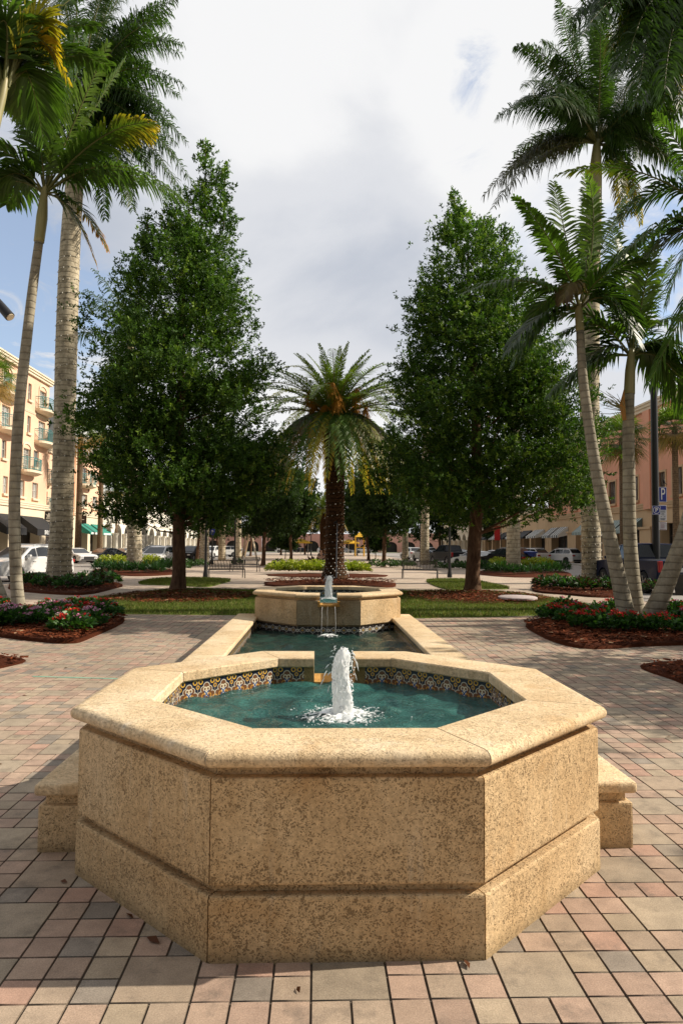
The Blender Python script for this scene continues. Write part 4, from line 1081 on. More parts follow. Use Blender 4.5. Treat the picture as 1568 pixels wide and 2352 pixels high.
# --- broadleaf trees
def tree(label, base, env, clumps, spr, leaf, seed, trunk_r, name='broadleaf_tree', group=None, cols=((.032, .072, .010), (.06, .118, .016), (.13, .20, .028)), leaders=(), limbs=26, cz=None, flare=1.6, lean=(0, 0), per=13, hi=.12):
    """env: list of (height, radius, offset x): the crown's outline, which the limbs reach"""
    root = thing(name, label, 'tree', base, 0, group); rg = np.random.default_rng(seed); off = np.array(base)
    zs = np.array([e[0] for e in env]); rs = np.array([e[1] for e in env]); ox = np.array([e[2] if len(e) > 2 else 0 for e in env])
    top = zs[-1]
    m = MB(); hs = [0, .12, .35, .9, zs[0]+.6, zs[0]+(top-zs[0])*.4, zs[0]+(top-zs[0])*.75, top*.97]
    rr_ = [trunk_r*flare*1.12, trunk_r*flare*.85, trunk_r*1.15, trunk_r, trunk_r*.92, trunk_r*.6, trunk_r*.28, .02]
    pts = [Vector((lean[0]*min(1, h/zs[0])+float(np.interp(h, zs, ox))*.35*(h > zs[0]), lean[1]*min(1, h/zs[0]), h-.03)) for h in hs]
    pp, pr = resample(pts, rr_, 4); m.tube([p+Vector((.03*math.sin(p.z*2.1), .03*math.cos(p.z*1.7), 0)) for p in pp], pr, 14)
    C = []
    # clump centres: pushed to the outside, lower ones spread wider
    w = rs/rs.sum(); zz_ = np.interp(rg.random(clumps), np.concatenate([[0], np.cumsum((rs[1:]+rs[:-1])*np.diff(zs))/np.sum((rs[1:]+rs[:-1])*np.diff(zs))]), zs)
    for i, z in enumerate(zz_):
        a = rg.uniform(0, 2*math.pi); R = np.interp(z, zs, rs); k = rg.uniform(.55, 1.0)**.6 if rg.random() < .8 else rg.uniform(.1, .6)
        lob = .95+.20*math.sin(a*3+z*1.9+seed)+.19*math.sin(a*5-z*3.1)
        C.append((np.interp(z, zs, ox)+R*k*lob*math.cos(a), R*k*lob*math.sin(a), z+rg.normal(0, .15), rg.uniform(.75, 1.2)*(.17+.22*min(1, R/2.5))))
    for lx, ly, lz0, lz1 in leaders:                                   # thin leaders that stick out of the top
        m.tube([(lx*.5, ly*.5, lz0-1.2), (lx, ly, lz0), (lx, ly, lz1)], [.05, .03, .01], 5)
        for t in np.linspace(0, 1, int((lz1-lz0)*9)): C.append((lx+rg.normal(0, .16*(1.2-t)), ly+rg.normal(0, .16*(1.2-t)), lz0+(lz1-lz0)*t, .20-.09*t))
    C = np.array(C)
    idx = rg.choice(len(C), min(limbs, len(C)), replace=False)
    for i in idx:
        c = C[i]; z0 = max(zs[0]*.8, c[2]-np.hypot(c[0], c[1])*.55); p0 = Vector((lean[0]+float(np.interp(z0, zs, ox)), lean[1], z0)); p2 = Vector(c[:3]); md = p0.lerp(p2, .5)+Vector((0, 0, -.15))
        m.tube([p0, md, p2], [trunk_r*.24*(1-.6*z0/top), trunk_r*.11, .01], 6, caps=False)
    m.build('trunk', BARK, root, smooth=True)
    # sprigs: short twigs set with leaves
    ns = clumps*spr; wt = C[:, 3]**1.7; ci = rg.choice(len(C), ns, p=wt/wt.sum()); s = C[ci]
    pc = s[:, :3]+rg.normal(0, 1, (ns, 3))*s[:, 3:4]*np.array([1, 1, .72])
    out = norm(pc-np.array([0, 0, 0])-np.stack([np.interp(pc[:, 2], zs, ox), 0*pc[:, 0], pc[:, 2]-.8], 1)); tw = norm(out+rg.normal(0, .55, (ns, 3))+UP*.35)
    tl = .16+.14*rg.random(ns)
    n = ns*per; r_ = np.repeat(np.arange(ns), per); t = rg.random(n)
    p = pc[r_]+tw[r_]*(tl[r_]*(t-.3))[:, None]+rg.normal(0, .012, (n, 3))
    d = norm(tw[r_]*.55+rg.normal(0, .75, (n, 3))+UP*.12); b = norm(np.cross(d, rg.normal(0, 1, (n, 3)))); Ls = leaf*rg.uniform(.65, 1.2, n); W = Ls*.21
    nn = np.cross(d, b)
    V = np.stack([p, p+d*(Ls*.5)[:, None]+b*W[:, None]+nn*(Ls*.06)[:, None], p+d*Ls[:, None], p+d*(Ls*.5)[:, None]-b*W[:, None]+nn*(Ls*.06)[:, None]], 1)
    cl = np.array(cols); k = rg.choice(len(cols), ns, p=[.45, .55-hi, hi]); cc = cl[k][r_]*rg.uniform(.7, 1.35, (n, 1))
    # leaf colour lightened towards the top: sunlight put into the colour
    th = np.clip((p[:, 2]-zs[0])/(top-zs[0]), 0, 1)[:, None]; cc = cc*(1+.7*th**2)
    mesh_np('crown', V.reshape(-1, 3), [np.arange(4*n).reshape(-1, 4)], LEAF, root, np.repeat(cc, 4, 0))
    return root
tL = G(408, 1358); tR = G(1085, 1361)
tree('tall conical broadleaf tree on the left lawn, dark dense foliage', tuple(tL), [(2.5, 1.7, .1), (3.3, 2.7, .0), (5, 3.1, -.1), (7, 2.85, -.15), (9, 2.4, -.15), (10.6, 2.1, -.1), (12, 1.4, .1), (13.2, .75, .3), (14.2, .3, .5)], 420, 44, .12, 5, .23,
     leaders=((.72, 0, 13.2, 15.9), (1.35, .2, 12.9, 15.1), (-.5, .2, 12.6, 14.2), (-1.3, 0, 11.6, 13.2)), lean=(.03, 0))
tree('tall conical broadleaf tree on the right lawn with a knobbly trunk', tuple(tR), [(2.6, 1.8, .3), (3.4, 3.0, .75), (5, 3.4, .8), (6.6, 2.95, .5), (8.5, 2.35, .2), (10.2, 1.95, -.05), (11.6, 1.5, -.2), (12.6, 1.05, -.35), (13.3, .5, -.45)], 420, 44, .12, 9, .25,
     leaders=((-.62, 0, 12.8, 14.3), (.6, .2, 12.2, 13.5), (1.1, -.2, 11.8, 13.0)), lean=(-.05, 0), hi=.2)
for lb_, u, vb, x0, x1, vt, vl, s, dens in (('mid sized leaning oak behind the left benches', 604, 1299, 545, 682, 1000, 1225, 21, 130), ('round dark oak behind the right hand hedge, beyond the date palm', 880, 1302, 818, 965, 985, 1225, 22, 150),
      ('small round oak sapling beyond the lime shrubs', 655, 1283, 628, 680, 1185, 1262, 23, 40), ('slender dark sapling right of the far yellow umbrella', 862, 1284, 838, 884, 1190, 1262, 24, 40),
      ('dark oak reaching behind the left broadleaf tree', 452, 1288, 380, 560, 1020, 1230, 25, 110), ('dark oak reaching behind the right broadleaf tree', 1010, 1288, 930, 1090, 1000, 1235, 26, 110), ('grey green oak beyond the white cars on the right', 1146, 1280, 1100, 1215, 1120, 1235, 27, 90),
      ('far oak filling the gap left of the golden palm', 700, 1274, 645, 745, 1085, 1222, 31, 70), ('far oak filling the gap just right of the date palm', 815, 1274, 770, 880, 1075, 1222, 32, 70), ('oak between the left benches and the golden palm', 668, 1287, 612, 716, 1062, 1224, 36, 90), ('oak between the date palm and the hedge oak', 846, 1287, 790, 872, 1080, 1224, 37, 80), ('far oak beyond the left benches', 575, 1277, 520, 650, 1050, 1232, 33, 70),
      ('far oak beyond the right bench', 965, 1277, 900, 1040, 1045, 1232, 34, 70), ('far oak above the white arcade roof', 500, 1276, 430, 560, 1085, 1230, 35, 60), ('distant oak at the far end of the plaza, left of the golden palm', 645, 1275, 590, 700, 1120, 1240, 28, 60), ('distant oak at the far end of the plaza, right of the date palm', 845, 1275, 790, 900, 1110, 1240, 29, 60)):
    b = G(u, vb); y = b.y; W = (x1-x0)/2*y/FPX; cx_ = (x0+x1)/2; oxm = AT(cx_, 1260, y).x-b.x; zt = AT(u, vt, y).z; zl = AT(u, vl, y).z; h = zt-zl
    tree(lb_, (b.x, b.y, 0), [(zl, W*.55, oxm*.3), (zl+.12*h, W*.9, oxm*.7), (zl+.35*h, W, oxm), (zl+.65*h, W*.82, oxm), (zl+.88*h, W*.45, oxm), (zt, W*.12, oxm)], dens*(3 if y < 75 else 2), 13, .20 if y < 75 else .36, s, .16 if dens > 50 else .05, name='broadleaf_tree', limbs=14, lean=(oxm*.2, 0), per=11, cols=((.02, .042, .010), (.032, .062, .014), (.05, .085, .018)))
# unseen trees added outside the right edge to cast shade on the paving
for i, (x, y, h, W) in enumerate(((12.6, 4.4, 6.2, 2.8), (11.0, 9.0, 6.5, 2.9), (12.0, 13.6, 6.4, 2.4))):
    tree(('unseen broad oak added to cast shade, nearest the camera, outside the right edge', 'unseen broad oak added to cast shade, outside the right edge beside the far paving', 'unseen broad oak added to cast shade, outside the right edge by the palm clump')[i], (x, y, 0), [(2.2, W*.6), (3, W*.95), (3.8, W), (4.7, W*.85), (5.6, W*.5), (h, W*.15)], 130, 12, .17, 40+i, .2, limbs=12, per=10)

# --- bedding plants and shrubs
def bush(name, label, cat, n, size, h, leaf, cols, seed, flowers=None, group=None, narrow=False, wr=.25):
    root = thing(name, label, cat, (0, 0, 0), 0, group); rg = np.random.default_rng(seed)
    a = rg.uniform(0, 6.283, n); r = size*np.sqrt(rg.random(n)); zc = h*(1-(r/size)**2*.55)
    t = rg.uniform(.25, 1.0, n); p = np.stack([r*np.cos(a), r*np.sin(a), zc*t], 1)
    d = norm(np.stack([np.cos(a)*(.4+r/size), np.sin(a)*(.4+r/size), .55+rg.random(n)*.8], 1)+rg.normal(0, .45, (n, 3)))
    if narrow: d = norm(d*np.array([.7, .7, 1.5]))
    b = norm(np.cross(d, rg.normal(0, 1, (n, 3)))); L = leaf*rg.uniform(.7, 1.25, n); W = L*wr; up = np.cross(d, b)
    V = np.stack([p, p+d*(L*.5)[:, None]+b*W[:, None], p+d*L[:, None]-UP*(L*.2)[:, None], p+d*(L*.5)[:, None]-b*W[:, None]], 1)
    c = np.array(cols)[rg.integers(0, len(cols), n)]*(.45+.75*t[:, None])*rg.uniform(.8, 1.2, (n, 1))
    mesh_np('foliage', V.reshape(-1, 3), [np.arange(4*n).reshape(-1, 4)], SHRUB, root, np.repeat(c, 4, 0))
    if flowers:
        nb = NB(); nf, fs, fc = flowers
        for i in range(nf):
            aa = rg.uniform(0, 6.28); rr2 = size*math.sqrt(rg.random())*.95; c0 = np.array([rr2*math.cos(aa), rr2*math.sin(aa), h*(1-(rr2/size)**2*.55)+.05]); col = np.array(fc[int(rg.integers(len(fc)))])
            for q in range(11):                                         # a head of little five petalled blooms
                e = c0+np.append(rg.normal(0, fs*.55, 2), rg.normal(0, fs*.2)); s = fs*.36; k = 5; an = rg.uniform(0, 6.28)+np.arange(10)*math.pi/5; rr3 = np.where(np.arange(10) % 2, s*.45, s)
                V = np.stack([e[0]+rr3*np.cos(an), e[1]+rr3*np.sin(an), e[2]+.004*np.cos(an*3)+.5*s*np.cos(an+q)], 1); nb.add(V, col*rg.uniform(.75, 1.2), np.arange(10)[None])
        nb.build('flowers', PETAL, root)['kind'] = 'stuff'
    return root
PINK = [(.62, .22, .38), (.66, .32, .48), (.70, .45, .52)]; RED = [(.62, .02, .02), (.50, .015, .02), (.70, .05, .03)]
FG = [(.035, .10, .018), (.055, .135, .025), (.02, .065, .012)]
def place(protos, poss, labels=None, scale=(.85, 1.15), z=.08):
    rg = random.Random(len(poss)); used = set()
    for i, (x, y) in enumerate(poss):
        j = i % len(protos); pr = protos[j]; lab = labels[j] if labels else None
        if j not in used:
            used.add(j); pr.location = (x, y, z); pr.rotation_euler = (0, 0, rg.uniform(0, 6.28))
            if lab: pr['label'] = lab
        else: dup(pr, (x, y, z), rg.uniform(0, 6.28), lab, None, rg.uniform(*scale))
def pxs(lst): return [(G(u, v).x, G(u, v).y) for u, v in lst]
fm = [bush('flowering_plant', '', 'flowering plant', 420, .31, .29, .11, FG, 1, (13, .06, PINK+RED), 'pentas in the left flower bed'), bush('flowering_plant', '', 'flowering plant', 380, .28, .27, .11, FG, 2, (10, .058, RED), 'pentas in the left flower bed'),
      bush('flowering_plant', '', 'flowering plant', 420, .31, .30, .11, FG, 3, (14, .06, PINK), 'pentas in the left flower bed')]
place(fm, pxs([(155, 1440), (190, 1428), (205, 1448), (235, 1428), (175, 1415), (20, 1446), (-10, 1440), (45, 1440), (82, 1443), (165, 1460), (215, 1415), (-30, 1450), (110, 1416), (5, 1412), (140, 1428)]),
      ['low bush with mixed pink and red blooms in the left flower bed', 'low bush with only red blooms in the left flower bed', 'low bush with only pink blooms in the left flower bed'])
fr_ = [bush('flowering_plant', '', 'flowering plant', 420, .31, .30, .11, FG, 4, (10, .06, RED), 'pentas in the right flower bed'), bush('flowering_plant', '', 'flowering plant', 400, .30, .28, .11, FG, 5, (8, .055, RED+PINK[:1]), 'pentas in the right flower bed')]
place(fr_, pxs([(1280, 1432), (1310, 1440), (1350, 1452), (1375, 1442), (1330, 1425), (1370, 1420), (1410, 1412), (1265, 1424), (1452, 1458), (1485, 1452), (1520, 1462), (1556, 1450), (1600, 1452), (1545, 1420), (1575, 1418), (1640, 1440), (1395, 1458), (1300, 1415), (1590, 1436)]),
      ['low bush with scarlet blooms in the right flower bed', 'low bush with scarlet and a few pink blooms in the right flower bed'])
DKL = [(.02, .06, .015), (.03, .08, .02), (.05, .02, .02), (.045, .10, .02)]
sb = [bush('bedding_shrub', '', 'shrub', 190, .36, .42, .20, DKL, 6, None, 'shrubs around the lit royal palms', wr=.2), bush('bedding_shrub', '', 'shrub', 190, .34, .38, .18, [(.03, .085, .02), (.05, .13, .03)], 7, None, 'shrubs around the lit royal palms', wr=.22)]
place(sb, pxs([(75, 1350), (98, 1352), (120, 1356), (155, 1358), (182, 1357), (208, 1354), (232, 1350), (252, 1346), (165, 1346), (195, 1343), (225, 1341), (90, 1340), (245, 1338), (60, 1344)]) + pxs([(1248, 1354), (1268, 1356), (1290, 1358), (1312, 1360), (1338, 1362), (1300, 1350), (1382, 1362), (1405, 1360), (1325, 1350), (1392, 1352), (1425, 1362), (1275, 1346), (1500, 1366)]),
      ['dark purplish leaved bedding shrub around a lit royal palm', 'fresh green bedding shrub around a lit royal palm'])
LIME = [(.30, .34, .03), (.36, .38, .05), (.20, .26, .02)]
lm = [bush('lime_shrub', 'bright lime leaved shrub in the row before the date palm', 'shrub', 420, .52, .66, .18, LIME, 8, None, 'lime shrubs around the palms', wr=.22)]
ly = G(735, 1319).y
place(lm, [(-2.55+.62*k+.7*0, ly+.5*math.sin(k*2)) for k in range(9)]+[(-2.1+.62*k, ly+1.0) for k in range(8)])
for u, v in [(245, 1306), (262, 1308), (330, 1305), (345, 1307), (352, 1302), (275, 1303)] + [(1150, 1312), (1215, 1312), (1232, 1310), (1255, 1313), (1245, 1306), (1140, 1308)]:
    q = G(u, v); dup(lm[0], (q.x, q.y, .16), u, 'bright lime leaved shrub at the foot of a pale royal palm', None, 1.15)
stp = [bush('strappy_plant', 'dark green strappy plant edging a pale royal palm', 'shrub', 260, .42, .5, .36, [(.02, .06, .015), (.03, .085, .02)], 10, None, 'strappy plants around the royal palms', narrow=True, wr=.07)]
place(stp, pxs([(232, 1313), (250, 1316), (268, 1318), (290, 1319), (318, 1319), (345, 1318), (372, 1316), (385, 1312), (360, 1319)]+[(1112, 1316), (1130, 1319), (1150, 1321), (1172, 1322), (1198, 1322), (1222, 1321), (1246, 1320), (1270, 1319), (1290, 1316)]))
hd = [bush('hedge_shrub', 'rounded dark green shrub', 'shrub', 420, .6, .62, .17, [(.03, .075, .016), (.05, .11, .022)], 12, None, 'dark shrubs around the mid plaza', wr=.25)]
place(hd, pxs([(862, 1304), (895, 1303), (912, 1304), (930, 1302), (945, 1300), (430, 1302), (445, 1300), (460, 1303), (1012, 1308), (1030, 1306), (1050, 1308), (1065, 1306), (640, 1303), (545, 1296), (1088, 1306), (425, 1308), (1000, 1300)]),
      ['rounded dark green shrub in the beds beside the benches'], (.6, 1.0), 0)
tuft = [bush('spiky_plant', 'spiky purple leaved plant left of the date palm trunk', 'plant', 90, .5, .3, .8, [(.06, .03, .03), (.09, .05, .04)], 13, None, None, True, .05)]
place(tuft, pxs([(724, 1302)]), None, z=.1)
# ================================================================== BUILDINGS
def stucco(name, c, var=.08):
    M = Mat(name, c, .9, 0, .2)
    k = M.ramp(M.noise(.35, 5, .6), [(.3, tuple(a*(1-var) for a in c)), (.7, tuple(min(1, a*(1+var)) for a in c))])
    s = M.ramp(M.noise(.7, 6, .7, vec=M.pos((1, 1, .15))), [(.5, 1), (.8, .86)])
    M.color(M.mix(1.0, k, s, 'MULTIPLY')); M.bump(M.noise(25, 4), .15, .01); return M.m
PEACH = stucco('peach_stucco', (.80, .53, .37)); PEACHD = stucco('deep_peach_stucco', (.66, .34, .20)); CREAM = stucco('cream_stucco', (.74, .63, .47)); SALMON = stucco('salmon_stucco', (.74, .37, .24))
TAN = stucco('tan_stucco', (.60, .42, .25)); WHITES = stucco('white_stucco', (.78, .73, .63)); PINKS = stucco('pink_stucco', (.68, .38, .32)); PALEG = stucco('pale_grey_wall', (.50, .51, .53))
TEAL = plain('teal_paint', (.03, .22, .22), .5, var=.1); TEALC = plain('teal_canvas', (.01, .20, .15), .7, var=.1); BLACKC = plain('black_canvas', (.012, .012, .014), .7, var=.2)
DARKSHOP = plain('shop_interior', (.02, .017, .015), .6, var=.5, scale=1.5); SHUT = plain('dark_window_frame', (.10, .075, .055), .6); WHITEF = plain('white_window_frame', (.62, .60, .55), .5)
WHITEL = plain('white_lettering', (.78, .78, .76), .5); BLUES = plain('sign_blue', (.015, .03, .26), .4); WHITESIGN = plain('sign_white', (.62, .63, .68), .4); REDS = plain('red_banner', (.55, .02, .02), .6)
def glass_mat(name, c, r=.08):
    M = Mat(name, c, r, 0, .7); M.color(M.ramp(M.noise(.9, 3), [(.35, tuple(k*.55 for k in c)), (.7, tuple(min(1, k*1.5) for k in c))])); return M.m
GLASS = glass_mat('window_glass', (.10, .11, .12)); GLASSL = glass_mat('curtained_glass', (.36, .36, .34)); GLASSR = glass_mat('bronze_glass', (.20, .16, .13))
def stripes(name, a, b, axis, f):
    M = Mat(name, a, .8); s = M.node('ShaderNodeSeparateXYZ'); M.L(M.pos(), s.inputs[0])
    k = (M.x(s.outputs[axis])*f).fract().gt(.5); M.color(M.mix(k.s, a, b)); return M.m
STRIPE = stripes('striped_canvas', (.42, .50, .46), (.12, .16, .15), 'Y', 2.2); STRIPE2 = stripes('black_white_canvas', (.70, .70, .66), (.02, .02, .02), 'Y', 1.3)

def text_obj(body, size, mat, parent, M4, name='lettering', ext=.006, bold=0.0):
    cu = bpy.data.curves.new(name, 'FONT'); cu.body = body; cu.size = size; cu.extrude = ext; cu.offset = bold; cu.align_x = 'CENTER'; cu.align_y = 'CENTER'
    ob = bpy.data.objects.new(name, cu); COL.objects.link(ob)
    me = bpy.data.meshes.new_from_object(ob.evaluated_get(bpy.context.evaluated_depsgraph_get()))
    bpy.data.objects.remove(ob); bpy.data.curves.remove(cu); me.name = name; me.materials.clear(); me.materials.append(mat)
    o = bpy.data.objects.new(name, me); link(o, parent); o.matrix_local = M4; return o
FACE_Y = Matrix(((1, 0, 0, 0), (0, 0, -1, 0), (0, 1, 0, 0), (0, 0, 0, 1)))         # text plane facing -Y
def face_x(sg):
    """text plane facing +X (sg=1; reads along +Y) or -X (sg=-1; reads along -Y)"""
    return Matrix(((0, 0, sg, 0), (sg, 0, 0, 0), (0, 1, 0, 0), (0, 0, 0, 1)))

class Facade:
    """a street front in the plane x = X facing sg; coordinates (y, z) on it; origin of the thing at (X, ya, 0)"""
    def __init__(s, name, label, X, ya, yb, sg, depth=14):
        s.X, s.ya, s.yb, s.sg, s.dp = X, ya, yb, sg, depth
        s.root = thing(name, label, 'building', (X, ya, 0))
    def P(s, y, z, out=0.0): return (s.sg*out, y-s.ya, z)
    def wall(s, z0, z1, mat, holes=(), rec=.28, name='wall', roof=True, y0=None, y1=None, out=0.0):
        y0 = s.ya if y0 is None else y0; y1 = s.yb if y1 is None else y1
        m = MB(); Y = sorted({y0, y1, *[v for h in holes for v in h[:2]]}); Z = sorted({z0, z1, *[v for h in holes for v in h[2:4]]})
        for i in range(len(Y)-1):
            for j in range(len(Z)-1):
                cy, cz = (Y[i]+Y[i+1])/2, (Z[j]+Z[j+1])/2
                if any(h[0] < cy < h[1] and h[2] < cz < h[3] for h in holes): continue
                m.quad(s.P(Y[i], Z[j], out), s.P(Y[i+1], Z[j], out), s.P(Y[i+1], Z[j+1], out), s.P(Y[i], Z[j+1], out))
        for a, b, c, d in [h[:4] for h in holes]:
            for p, q in (((a, c), (b, c)), ((b, c), (b, d)), ((b, d), (a, d)), ((a, d), (a, c))):
                m.quad(s.P(*p, out), s.P(*q, out), s.P(*q, out-rec), s.P(*p, out-rec))
        for y in (y0, y1): m.quad(s.P(y, z0, out), s.P(y, z1, out), s.P(y, z1, -s.dp), s.P(y, z0, -s.dp))
        m.quad(s.P(y0, z0, -s.dp), s.P(y1, z0, -s.dp), s.P(y1, z1, -s.dp), s.P(y0, z1, -s.dp))
        if roof: m.quad(s.P(y0, z1, out), s.P(y1, z1, out), s.P(y1, z1, -s.dp), s.P(y0, z1, -s.dp))
        return m.build(name, mat, s.root)
    def band(s, z0, z1, out, mat, name='cornice', y0=None, y1=None):
        y0 = (s.ya if y0 is None else y0)-out*.8; y1 = (s.yb if y1 is None else y1)+out*.8; m = MB(); h = z1-z0
        for a, b, o in ((0, .4, .55), (.4, .75, .8), (.75, 1, 1.0)):
            m.box(((s.sg*(out*o/2-.02)), (y0+y1)/2-s.ya, z0+h*(a+b)/2), (out*o+.04, y1-y0-(1-o)*.2, h*(b-a)-.002))
        return m.build(name, mat, s.root)
    def window(s, y0, y1, z0, z1, nv=2, nh=2, rec=.24, frame=None, glass=None, trim=None, sill=True, name='window', arch=False, out=0.0):
        t = .07; m = MB(); c = (y0+y1)/2-s.ya
        def bar(a, b, c_, d): m.box((s.sg*(out-rec+.05), (a+b)/2-s.ya, (c_+d)/2), (.08, b-a, d-c_))
        bar(y0, y0+t, z0, z1); bar(y1-t, y1, z0, z1); bar(y0+t, y1-t, z0, z0+t); bar(y0+t, y1-t, z1-t, z1)
        for i in range(1, nv): y = y0+(y1-y0)*i/nv; bar(y-.025, y+.025, z0+t, z1-t)
        for i in range(1, nh):
            z = z0+(z1-z0)*i/nh
            for k in range(nv):
                a = y0+(y1-y0)*k/nv+.03; b = y0+(y1-y0)*(k+1)/nv-.03; bar(a, b, z-.02, z+.02)
        f = m.build(name, frame or WHITEF, s.root)
        m = MB(); m.quad(s.P(y0, z0, out-rec+.02), s.P(y1, z0, out-rec+.02), s.P(y1, z1, out-rec+.02), s.P(y0, z1, out-rec+.02)); m.build('pane', glass or GLASS, f)
        if sill:
            m = MB(); m.box((s.sg*(out+.08), c, z0-.11), (.22, y1-y0+.3, .2)); m.build('sill', trim or CREAM, f)
        if trim:
            m = MB(); w = .16
            m.box((s.sg*(out+.03), y0-w/2-s.ya, (z0+z1)/2), (.09, w, z1-z0)); m.box((s.sg*(out+.03), y1+w/2-s.ya, (z0+z1)/2), (.09, w, z1-z0))
            if arch:
                n = 10; vs = []
                for o in (.02, .09):
                    for k in range(n+1):
                        a = math.pi*k/n; vs += [s.P((y0+y1)/2+((y1-y0)/2+w)*math.cos(a), z1+.02+.62*math.sin(a), out+o), s.P((y0+y1)/2+((y1-y0)/2+.0)*math.cos(a), z1+.02+.40*math.sin(a), out+o)]
                B = 2*(n+1)
                for k in range(n):
                    m_f = [(2*k, 2*k+1, 2*k+3, 2*k+2), (B+2*k, B+2*k+2, B+2*k+3, B+2*k+1), (2*k, 2*k+2, B+2*k+2, B+2*k), (2*k+1, B+2*k+1, B+2*k+3, 2*k+3)]
                    vs_f = m_f if k == 0 else vs_f+m_f
                m.add(vs, vs_f)
            else: m.box((s.sg*(out+.03), c, z1+w/2), (.09, y1-y0+2*w, w))
            m.build('frame', trim, f)
        return f
    def balcony(s, y0, y1, z, out=1.15, rail=1.15):
        c = (y0+y1)/2; h = (y1-y0)/2; n = 14; m = MB()
        poly = [(c+h*math.cos(math.pi*k/n)-s.ya, out*math.sin(math.pi*k/n)**.6) for k in range(n+1)]
        vs = [(s.sg*o, y, z) for y, o in poly]+[(s.sg*o, y, z-.22) for y, o in poly]+[(s.sg*o*.6, c-s.ya+(y-c+s.ya)*.75, z-.42) for y, o in poly]; k1 = n+1
        fs = [tuple(range(k1)), tuple(range(2*k1, 3*k1))]+[(a*k1+i, a*k1+i+1, (a+1)*k1+i+1, (a+1)*k1+i) for a in (0, 1) for i in range(n)]
        m.add(vs, fs); b = m.build('balcony', CREAM, s.root)
        m = MB(); pts = [Vector((s.sg*o*.94, c-s.ya+(y-c+s.ya)*.95, z)) for y, o in poly]; U = Vector((0, 0, 1))
        m.tube([p+U*rail for p in pts], .035, 5); m.tube([p+U*.10 for p in pts], .025, 5); m.tube([p+U*(rail-.2) for p in pts], .02, 5)
        dense = [pts[i].lerp(pts[i+1], f) for i in range(n) for f in (0, .5)]+[pts[-1]]
        for i, p in enumerate(dense): m.tube([p, p+U*rail], .032 if i % 6 == 0 else .014, 4)
        m.build('railing', TEAL, b); return b
    def awning(s, y0, y1, zt, zb, out, mat, val=.32, text=None, tsz=.4, ty=None):
        m = MB(); P = s.P
        m.quad(P(y0, zt, .03), P(y1, zt, .03), P(y1, zb, out), P(y0, zb, out)); m.quad(P(y0, zb, out), P(y1, zb, out), P(y1, zb-val, out), P(y0, zb-val, out))
        for y in (y0, y1): m.add([P(y, zt, .03), P(y, zb, out), P(y, zb-val, out), P(y, zb, .03)], [(0, 1, 2, 3)])
        m.quad(P(y0, zt-.04, .03), P(y1, zt-.04, .03), P(y1, zb-.04, out-.02), P(y0, zb-.04, out-.02))
        a = m.build('awning', mat, s.root)
        if text: text_obj(text, tsz, WHITEL, a, Matrix.Translation(Vector(P(ty if ty else (y0+y1)/2, zb-val*.5, out+.012))) @ face_x(s.sg), bold=.012)
        return a
    def shop(s, y0, y1, z1, mul=3, rec=1.0):
        m = MB(); m.quad(s.P(y0, 0, -rec), s.P(y1, 0, -rec), s.P(y1, z1, -rec), s.P(y0, z1, -rec)); w = m.build('shop_window', DARKSHOP, s.root)
        m = MB()
        for i in range(mul+1):
            y = y0+.05+(y1-y0-.1)*i/mul; m.box((s.sg*(-rec+.06), y-s.ya, z1/2), (.1, .07, z1))
        m.box((s.sg*(-rec+.06), (y0+y1)/2-s.ya, z1*.72), (.09, y1-y0-.16, .07)); m.box((s.sg*(-rec+.06), (y0+y1)/2-s.ya, .25), (.09, y1-y0-.16, .5))
        m.build('frame', SHUT, w)
    def pier(s, y0, y1, z1, out, mat, cap=True):
        m = MB(); m.box((s.sg*out/2, (y0+y1)/2-s.ya, z1/2), (out, y1-y0, z1)); 
        if cap: m.box((s.sg*(out/2+.03), (y0+y1)/2-s.ya, z1+.1), (out+.18, y1-y0+.24, .2)); m.box((s.sg*(out/2+.03), (y0+y1)/2-s.ya, .25), (out+.14, y1-y0+.2, .5))
        m.build('pier', mat, s.root)

# left street front: peach four storey house
A = Facade('peach_building', 'four storey peach building with teal balconies and black shop awnings at the left edge', -28, 47, 73, 1)
shops = [(48.5, 53.2), (54.2, 58.8), (59.8, 64.3), (66.0, 71.4)]
A.wall(0, 5.06, CREAM, [(a, b, -.02, 4.3) for a, b in shops], 1.0, 'shop_front', roof=False)
w1 = [(62.96, 63.9), (66.2, 67.5), (69.35, 70.7), (58.5, 59.9), (54, 55.4), (50, 51.4)]; up = []
holes = [(a, b, 6.1, 7.65) for a, b in w1]
w2 = [(62.5, 63.4), (69.45, 70.7), (58.5, 59.6)]; holes += [(a, b, 9.2, 10.85) for a, b in w2]; d2 = [(66.9, 68.6), (55.2, 56.9)]; holes += [(a, b, 8.65, 10.75) for a, b in d2]
w3 = [(67.75, 68.5), (59.5, 60.3)]; holes += [(a, b, 12.3, 13.95) for a, b in w3]; d3 = [(70.4, 72.1), (62.3, 64.0), (54.5, 56.1)]; holes += [(a, b, 11.85, 13.95) for a, b in d3]
holes += [(a, b, 15.5, 17.1) for a, b in w3]; holes += [(a, b, 15.05, 17.05) for a, b in d3]
A.wall(5.06, 17.95, PEACH, holes, .26)
A.band(5.06, 5.62, .22, CREAM, 'belt_course'); A.band(17.95, 18.55, .42, CREAM); A.band(14.3, 14.5, .08, CREAM, 'belt_course')
for a, b in w1: A.window(a, b, 6.1, 7.65, glass=GLASSL)
for a, b in w2: A.window(a, b, 9.2, 10.85, glass=GLASS)
for a, b in w3: A.window(a, b, 12.3, 13.95, 1); A.window(a, b, 15.5, 17.1, 1)
for a, b in d2: A.window(a, b, 8.65, 10.75, 2, 4, glass=GLASSL, trim=CREAM, sill=False, name='balcony_door', arch=True); A.balcony(a-.75, b+1.2, 8.62)
